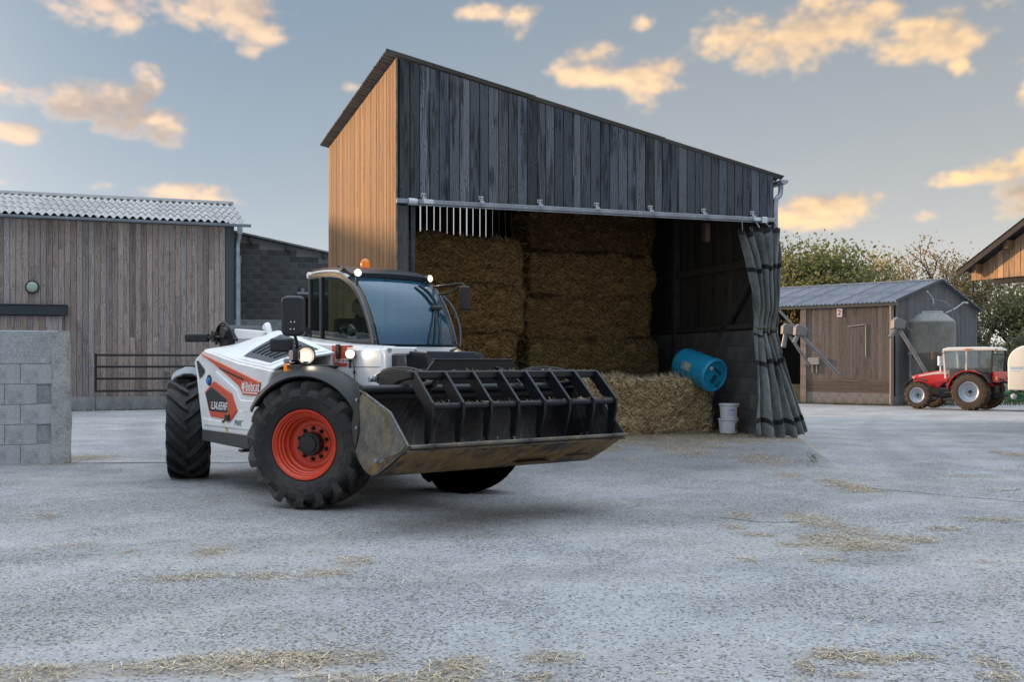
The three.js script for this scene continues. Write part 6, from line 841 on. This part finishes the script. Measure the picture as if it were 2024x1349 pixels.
// ------------------------------------------------------------------ the driver, seated in the cab
{
  const t = thing('person', 'person in a dark jacket sitting at the controls inside the telehandler cab', 'person', TH, TH_TURN);
  const V3 = (p) => V(...p);
  // tapered capsules joined with a smooth minimum, meshed on a grid round centre c with half-size s
  function flesh(caps, c, s, res, k, colour) {
    const mc = new MarchingCubes(res, new THREE.MeshStandardMaterial(), false, false, 160000), half = res / 2;
    mc.isolation = 0;
    for (let z = 0; z < res; z++) for (let y = 0; y < res; y++) for (let x = 0; x < res; x++) {
      const p = [c[0] + (x - half) / half * s, c[1] + (y - half) / half * s, c[2] + (z - half) / half * s]; let d = 1;
      for (const [a, b, ra, rb] of caps) {
        const bx_ = b[0] - a[0], by = b[1] - a[1], bz = b[2] - a[2], L = bx_ * bx_ + by * by + bz * bz || 1e-9, q = clamp(((p[0] - a[0]) * bx_ + (p[1] - a[1]) * by + (p[2] - a[2]) * bz) / L), dx = p[0] - a[0] - bx_ * q, dy = p[1] - a[1] - by * q, dz = p[2] - a[2] - bz * q, e = Math.sqrt(dx * dx + dy * dy + dz * dz) - lerp(ra, rb, q);
        const h = clamp(0.5 + 0.5 * (d - e) / k); d = lerp(d, e, h) - k * h * (1 - h);
      }
      mc.field[x + y * res + z * res * res] = -d;
    }
    mc.update();
    const n = mc.count, g = new THREE.BufferGeometry(), pos = new Float32Array(n * 3), col = new Float32Array(n * 3);
    for (let i = 0; i < n; i++) { for (let a = 0; a < 3; a++) pos[i * 3 + a] = c[a] + mc.positionArray[i * 3 + a] * s; col.set(colour(pos[i * 3], pos[i * 3 + 1], pos[i * 3 + 2]), i * 3); }
    g.setAttribute('position', new THREE.BufferAttribute(pos, 3)); g.setAttribute('normal', new THREE.BufferAttribute(mc.normalArray.slice(0, n * 3), 3)); g.setAttribute('color', new THREE.BufferAttribute(col, 3)); return g;
  }
  const skin = [0.40, 0.24, 0.17], coat = [0.020, 0.034, 0.030], trouser = [0.03, 0.035, 0.05], boot = [0.02, 0.018, 0.016], scarf = [0.014, 0.018, 0.020];
  const hipC = [-1.58, 1.46, -0.5], H = [-1.575, 2.065, -0.5];
  const R = { sh: [-1.58, 1.835, -0.315], el: [-1.44, 1.60, -0.255], wr: [-1.235, 1.745, -0.17] }, L = { sh: [-1.58, 1.835, -0.685], el: [-1.36, 1.62, -0.75], wr: [-1.115, 1.79, -0.655] };
  const caps = [[[-1.59, 1.46, -0.44], [-1.59, 1.46, -0.56], 0.125, 0.125], [hipC, [-1.60, 1.66, -0.5], 0.135, 0.14], [[-1.60, 1.72, -0.43], [-1.60, 1.72, -0.57], 0.125, 0.125], [[-1.595, 1.815, -0.37], [-1.595, 1.815, -0.63], 0.082, 0.082], [[-1.59, 1.84, -0.5], [-1.575, 1.98, -0.5], 0.075, 0.06]];
  for (const A of [R, L]) caps.push([A.sh, A.el, 0.068, 0.050], [A.el, A.wr, 0.050, 0.036]);
  for (const z of [-0.40, -0.60]) { const s = z > -0.5 ? 1 : -1; caps.push([[-1.55, 1.47, z], [-1.16, 1.50, z + 0.03 * s], 0.092, 0.066], [[-1.16, 1.50, z + 0.03 * s], [-0.98, 1.14, z + 0.02 * s], 0.062, 0.044], [[-0.98, 1.11, z + 0.02 * s], [-0.83, 1.085, z + 0.03 * s], 0.045, 0.036]); }
  const body = flesh(caps, [-1.28, 1.52, -0.5], 0.62, 100, 0.035, (x, y) => (y < 1.16 ? boot : x > -1.46 && y < 1.585 ? (y > 1.56 && x < -1.3 ? coat : trouser) : y > 1.89 ? scarf : coat));
  // head: skull, jaw, brow, nose, lips, ears
  const h = (x, y, z) => [H[0] + x, H[1] + y, H[2] + z];
  const head = flesh([[h(-0.012, 0.03, 0), h(0.0, 0.03, 0), 0.088, 0.084], [h(0.02, -0.02, 0), h(0.035, -0.055, 0), 0.066, 0.048], [h(0.05, -0.075, -0.012), h(0.05, -0.075, 0.012), 0.026, 0.026], [h(0.075, 0.03, -0.035), h(0.075, 0.03, 0.035), 0.014, 0.014], [h(0.082, 0.015, 0), h(0.105, -0.022, 0), 0.009, 0.013], [h(0.078, -0.052, -0.018), h(0.078, -0.052, 0.018), 0.008, 0.008], [h(0.076, -0.062, -0.014), h(0.076, -0.062, 0.014), 0.008, 0.008], [h(-0.005, 0.02, 0.084), h(-0.01, -0.025, 0.082), 0.014, 0.009], [h(-0.005, 0.02, -0.084), h(-0.01, -0.025, -0.082), 0.014, 0.009], [h(0.04, -0.012, 0.04), h(0.045, -0.012, 0.042), 0.028, 0.026], [h(0.04, -0.012, -0.04), h(0.045, -0.012, -0.042), 0.028, 0.026], [h(-0.02, -0.06, 0), h(-0.01, -0.12, 0), 0.058, 0.056]], h(0, 0, 0), 0.15, 84, 0.012, (x, y, z) => (y < H[1] - 0.088 && x < H[0] + 0.06 ? scarf : skin));
  const eyes = [0.033, -0.033].map((z) => tint(new THREE.SphereGeometry(0.0125, 12, 8).translate(H[0] + 0.074, H[1] + 0.008, H[2] + z), [0.55, 0.52, 0.5])), pupils = [0.033, -0.033].map((z) => tint(new THREE.SphereGeometry(0.0065, 8, 6).translate(H[0] + 0.0815, H[1] + 0.008, H[2] + z), [0.03, 0.025, 0.02]));
  // hands: palm and five bent fingers, closing on the lever and on the wheel rim
  const hand = (w, d, up, side) => {                        // wrist, direction, back-of-hand normal, thumb side
    const D = V3(d).normalize(), U = V3(up).normalize(), S = V3(side).normalize(), at = (a, b, c) => { const p = V3(w).addScaledVector(D, a).addScaledVector(S, b).addScaledVector(U, c); return [p.x, p.y, p.z]; }, cs = [[at(-0.02, 0, 0), at(0.02, 0, 0), 0.029, 0.024]];
    for (const b of [-0.028, -0.01, 0.009, 0.027]) cs.push([at(0.015, b * 0.7, 0), at(0.075, b, 0.004), 0.014, 0.0115]);
    [[-0.028, 0.8], [-0.01, 0.95], [0.009, 1.0], [0.027, 0.92]].forEach(([b, l]) => { const a = at(0.075, b, 0.004), m1 = at(0.075 + 0.038 * l, b, -0.008), m2 = at(0.075 + 0.048 * l, b, -0.034), e = at(0.075 + 0.030 * l, b, -0.052); cs.push([a, m1, 0.0098, 0.009], [m1, m2, 0.009, 0.0083], [m2, e, 0.0083, 0.0075]); });
    cs.push([at(0.015, 0.022, -0.004), at(0.045, 0.046, -0.018), 0.014, 0.0105], [at(0.045, 0.046, -0.018), at(0.072, 0.044, -0.038), 0.0105, 0.0085]);
    return flesh(cs, at(0.05, 0, -0.01), 0.105, 70, 0.006, () => skin);
  };
  const hands = [hand(R.wr, [0.8, 0.75, 0.2], [-0.5, 0.8, 0], [0, 0.2, -1]), hand(L.wr, [0.9, 0.35, 0.25], [-0.3, 0.95, 0], [0, 0.1, 1])];
  part('body', [body, head, ...hands, ...eyes, ...pupils], new THREE.MeshStandardMaterial({ vertexColors: true, roughness: 0.8, side: THREE.DoubleSide }), t);
  const hair = flesh([[h(-0.022, 0.048, 0), h(-0.008, 0.056, 0), 0.086, 0.083], [h(-0.06, 0.0, 0), h(-0.062, -0.03, 0), 0.05, 0.042], [h(-0.02, 0.035, 0.06), h(-0.03, 0.0, 0.066), 0.026, 0.02], [h(-0.02, 0.035, -0.06), h(-0.03, 0.0, -0.066), 0.026, 0.02]], h(-0.02, 0.03, 0), 0.15, 64, 0.012, (x, y, z) => vary(rng(Math.floor(x * 900 + y * 700 + z * 500)), [0.16, 0.145, 0.13], 0.3));
  part('hair', hair, new THREE.MeshStandardMaterial({ vertexColors: true, roughness: 0.7, side: THREE.DoubleSide }), t);
}
// ------------------------------------------------------------------ the red tractor far right; X forward, Z to its right
const TR_TURN = Math.atan2(0.721, -0.692), TR = [18.93, land(18.93, 41.5), -41.52];
{
  const t = thing('red_tractor', 'red farm tractor with white cab roof and muddy wheels beside the far shed', 'tractor', TR, TR_TURN), r = rng(301);
  const red = phys([0.60, 0.028, 0.03], 0.35, 0, { clearcoat: 0.5, clearcoatRoughness: 0.2 }), dark = std([0.02, 0.02, 0.022], 0.6), pale = std([0.72, 0.69, 0.64], 0.4), silver = std([0.44, 0.49, 0.56], 0.45, 0.2), glass = phys([0.82, 0.92, 0.92], 0.03, 0.05, { transmission: 1, ior: 1.7 }), mud = std([0.10, 0.072, 0.05], 0.95, 0, { map: grimeTex });
  const wheel = (f, z, R, Wd, rimR, n) => {
    const w = group('wheel', t), s = z < 0 ? -1 : 1; w.position.set(f, R, z); w.rotation.y = s < 0 ? Math.PI : 0; const list = [lathe([[rimR, -Wd * 0.4], [rimR + 0.05, -Wd * 0.5], [R - 0.10, -Wd * 0.5], [R - 0.05, -Wd * 0.38], [R - 0.05, Wd * 0.38], [R - 0.10, Wd * 0.5], [rimR + 0.05, Wd * 0.5], [rimR, Wd * 0.4]], 36).rotateX(Math.PI / 2)];
    for (const q of [-1, 1]) for (let i = 0; i < n; i++) { const a = (i + (q > 0 ? 0.5 : 0)) / n * 6.283; const g = bar([(R - 0.035) * Math.cos(a), (R - 0.035) * Math.sin(a), 0], [(R - 0.06) * Math.cos(a + 0.35), (R - 0.06) * Math.sin(a + 0.35), q * Wd * 0.5], 0.05, 0.075, 0.01); list.push(g); }
    part('tyre', list, mud, w); part('rim', crease(lathe([[rimR + 0.01, Wd * 0.34], [rimR + 0.012, Wd * 0.44], [rimR - 0.01, Wd * 0.45], [rimR - 0.03, Wd * 0.34], [rimR - 0.06, Wd * 0.16], [rimR * 0.55, Wd * 0.02], [rimR * 0.3, Wd * 0.06], [0.001, Wd * 0.06]], 32).rotateX(Math.PI / 2), 0.5), silver, w); part('hub', [cyl([0, 0, 0], [0, 0, Wd * 0.22], rimR * 0.2, rimR * 0.16, 14), ...Array.from({ length: 8 }, (_, i) => cyl([rimR * 0.36 * Math.cos(i * 0.785), rimR * 0.36 * Math.sin(i * 0.785), Wd * 0.03], [rimR * 0.36 * Math.cos(i * 0.785), rimR * 0.36 * Math.sin(i * 0.785), Wd * 0.1], 0.02, 0.02, 6))], dark, w);
  };
  wheel(0, -0.76, 0.76, 0.44, 0.40, 18); wheel(0, 0.76, 0.76, 0.44, 0.40, 18); wheel(2.15, -0.72, 0.585, 0.34, 0.31, 16); wheel(2.15, 0.72, 0.585, 0.34, 0.31, 16);
  part('chassis', [bx(2.6, 0.45, 0.42, 1.0, 0.72, 0, 0.05), cyl([0, 0.76, -0.7], [0, 0.76, 0.7], 0.13, 0.13, 14), cyl([2.15, 0.58, -0.6], [2.15, 0.58, 0.6], 0.10, 0.10, 12), bx(0.7, 0.4, 0.35, 1.05, 0.7, -0.42, 0.05), bx(0.5, 0.08, 0.3, 0.85, 0.42, -0.6, 0.01), bx(0.4, 0.08, 0.28, 0.85, 0.72, -0.62, 0.01), bx(0.5, 0.5, 0.5, -0.5, 0.8, 0, 0.05)], dark, t);
  part('bonnet', plate([[0.95, 1.66], [1.5, 1.60], [2.1, 1.50], [2.52, 1.40], [2.58, 1.30], [2.55, 1.12], [2.35, 1.06], [1.75, 0.96], [1.52, 0.84], [1.22, 1.10], [0.95, 1.15]], -0.36, 0.36, 0.07), red, t);
  part('bonnet_stripe', [plate([[1.0, 1.615], [1.7, 1.525], [2.3, 1.40], [2.3, 1.34], [1.7, 1.44], [1.0, 1.49]], -0.37, -0.362, 0.002)], std([0.70, 0.62, 0.55], 0.5), t);
  part('grille', [bx(0.03, 0.36, 0.5, 2.60, 1.2, 0, 0.01)], dark, t); for (const z of [-0.22, 0.22]) part('headlight', bx(0.03, 0.09, 0.14, 2.615, 1.33, z, 0.01), std([0.7, 0.7, 0.7], 0.2), t);
  const arcF = (Rr, a0, a1, z0, z1, f, y, m, nm) => part(nm, crease(slab(18, 2, (u, v) => { const a = lerp(a0, a1, u); return [f + Rr * Math.cos(a), y + Rr * Math.sin(a), lerp(z0, z1, v)]; }, 0.03), 0.5), m, t);
  for (const s of [-1, 1]) { arcF(0.84, 0.1, 2.15, s * 0.48, s * 0.98, 0, 0.76, red, 'mudguard'); arcF(0.86, 1.9, 2.7, s * 0.48, s * 0.98, 0.0, 0.76, dark, 'mudguard_end'); arcF(0.66, 0.6, 2.1, s * 0.56, s * 0.88, 2.15, 0.585, dark, 'front_mudguard'); part('inner_mudguard', plate([[0.82, 0.8], [0.6, 1.35], [0.1, 1.62], [-0.4, 1.5], [-0.8, 1.0]], s * 0.47, s * 0.44, 0.004), red, t); }
  part('rear_panel', [bx(0.12, 0.42, 1.3, -0.86, 1.36, 0, 0.03)], red, t); for (const z of [-0.62, 0.62]) part('tail_lamp', bx(0.05, 0.14, 0.14, -0.945, 1.3, z, 0.015), std([0.75, 0.42, 0.03], 0.3), t);
  // cab
  part('cab_floor', [bx(1.75, 0.12, 1.25, 0.15, 1.22, 0, 0.03), bx(0.5, 0.5, 1.0, 0.75, 1.45, 0, 0.05), bx(0.5, 0.45, 0.5, -0.15, 1.5, 0, 0.06), bx(0.1, 0.5, 0.46, -0.42, 1.85, 0, 0.04)], dark, t);
  part('cab_roof', [plate([[1.18, 2.40], [1.14, 2.50], [0.9, 2.56], [-0.6, 2.56], [-0.86, 2.49], [-0.86, 2.42]], -0.72, 0.72, 0.04)], pale, t); part('roof_lamp', [bx(0.05, 0.07, 0.16, -0.88, 2.46, -0.45, 0.015), bx(0.16, 0.06, 0.03, 0.05, 2.47, -0.735, 0.01), bx(0.1, 0.06, 0.1, 0.2, 2.46, -0.72, 0.02)], std([0.7, 0.25, 0.12], 0.4), t);
  for (const z of [-0.66, 0.66]) { const lp = std(z < 0 ? [0.62, 0.54, 0.45] : [0.1, 0.1, 0.1], 0.5); part('cab_post', [bar([1.05, 1.28, z], [1.14, 2.42, z], 0.05, 0.07)], pale, t); part('cab_post', [bar([0.22, 1.28, z], [0.20, 2.42, z], 0.05, 0.07)], lp, t); part('cab_post', [bar([-0.76, 1.5, z], [-0.82, 2.42, z], 0.06, 0.07)], dark, t); part('side_glass', new THREE.ShapeGeometry(new THREE.Shape([[0.26, 1.32], [1.02, 1.32], [1.10, 2.40], [0.24, 2.40]].map((p) => new THREE.Vector2(...p)))).translate(0, 0, z), glass, t); part('side_glass', new THREE.ShapeGeometry(new THREE.Shape([[0.18, 1.55], [0.16, 2.40], [-0.78, 2.40], [-0.72, 1.55]].map((p) => new THREE.Vector2(...p)))).translate(0, 0, z), glass, t); }
  part('windscreen', grid(1, 1, (u, v) => [lerp(1.06, 1.14, v), lerp(1.65, 2.40, v), lerp(-0.64, 0.64, u)]), glass, t); part('rear_glass', grid(1, 1, (u, v) => [lerp(-0.77, -0.82, v), lerp(1.55, 2.40, v), lerp(-0.63, 0.63, u)]), glass, t); part('glass_rail', [bx(0.04, 0.05, 1.3, -0.80, 2.26, 0, 0.008), bx(0.05, 0.06, 1.3, -0.77, 1.55, 0, 0.008)], dark, t);
  part('exhaust', [cyl([1.35, 1.55, -0.42], [1.35, 1.85, -0.42], 0.035, 0.035, 10), cyl([1.35, 1.82, -0.42], [1.35, 2.2, -0.42], 0.12, 0.12, 16)], std([0.62, 0.62, 0.66], 0.4, 0.3), t);
  part('mirror', [bx(0.06, 0.34, 0.2, 1.42, 2.22, -0.98, 0.02), tube([[1.10, 2.30, -0.68], [1.3, 2.36, -0.85], [1.42, 2.38, -0.98], [1.42, 2.2, -0.98]], 0.018, 14, 6)], std([0.12, 0.08, 0.05], 0.6), t);
  part('lift_linkage', [bar([-0.5, 0.7, -0.3], [-1.4, 0.62, -0.35], 0.07, 0.1), bar([-0.5, 0.7, 0.3], [-1.4, 0.62, 0.35], 0.07, 0.1), bar([-0.8, 1.15, 0], [-1.45, 1.1, 0], 0.06, 0.06), tube([[-0.9, 1.3, -0.2], [-1.15, 1.15, -0.25], [-1.45, 1.3, -0.3]], 0.025, 12, 6), tube([[-0.9, 1.3, 0.1], [-1.2, 1.1, 0.0], [-1.45, 1.35, 0.1]], 0.025, 12, 6)], dark, t);
}
{
  const t = thing('crop_sprayer', 'white tank of a mounted crop sprayer with green frame at the right edge', 'sprayer', TR, TR_TURN), cream = std([0.78, 0.72, 0.64], 0.5), green = std([0.03, 0.13, 0.055], 0.5), dark = std([0.02, 0.02, 0.02], 0.6);
  const s = new THREE.Shape(); s.moveTo(-1.52, 0.86); s.lineTo(-1.50, 1.9); s.quadraticCurveTo(-1.52, 2.42, -2.05, 2.58); s.lineTo(-2.7, 2.60); s.lineTo(-2.7, 0.86); s.lineTo(-1.52, 0.86);
  const g = new THREE.ExtrudeGeometry(s, { depth: 1.7, bevelEnabled: true, bevelThickness: 0.06, bevelSize: 0.06, bevelOffset: -0.06, bevelSegments: 3, curveSegments: 12 }).translate(0, 0, -0.95); part('tank', crease(metres(g), 0.6), cream, t);
  part('frame_post', [bx(0.14, 2.2, 0.12, -2.26, 1.65, -1.08, 0.015), bx(0.12, 0.14, 1.9, -2.26, 2.66, -0.1, 0.015)], green, t); part('frame_post', [bx(0.12, 1.9, 0.12, -2.26, 1.5, 0.95, 0.015)], green, t); part('lower_frame', [bx(1.5, 0.14, 1.4, -2.0, 0.72, 0, 0.02), bx(0.9, 0.30, 0.5, -1.85, 0.55, -0.5, 0.08), bx(0.1, 0.8, 0.1, -1.46, 0.85, -0.4, 0.01), bx(0.1, 0.8, 0.1, -1.46, 0.85, 0.4, 0.01)], green, t);
  part('tank_label', [bx(0.45, 0.10, 0.006, -1.85, 1.72, -1.015, 0.001), bx(0.3, 0.03, 0.006, -1.82, 1.60, -1.015, 0.001)], std([0.40, 0.56, 0.70], 0.6), t); part('boom_arm', [bx(0.10, 1.2, 0.12, -2.28, 1.2, -1.20, 0.01), cyl([-2.2, 0.1, -1.1], [-2.2, 0.8, -1.1], 0.04, 0.04, 8)], dark, t); part('pump', [new THREE.SphereGeometry(0.12, 14, 10).translate(-1.7, 0.62, -0.85)], std([0.42, 0.45, 0.48], 0.5), t); part('stand_leg', [bx(0.08, 0.8, 0.08, -2.5, 0.35, -0.8), bx(0.08, 0.8, 0.08, -2.5, 0.35, 0.8)], green, t);
}

renderer.render(scene, camera);
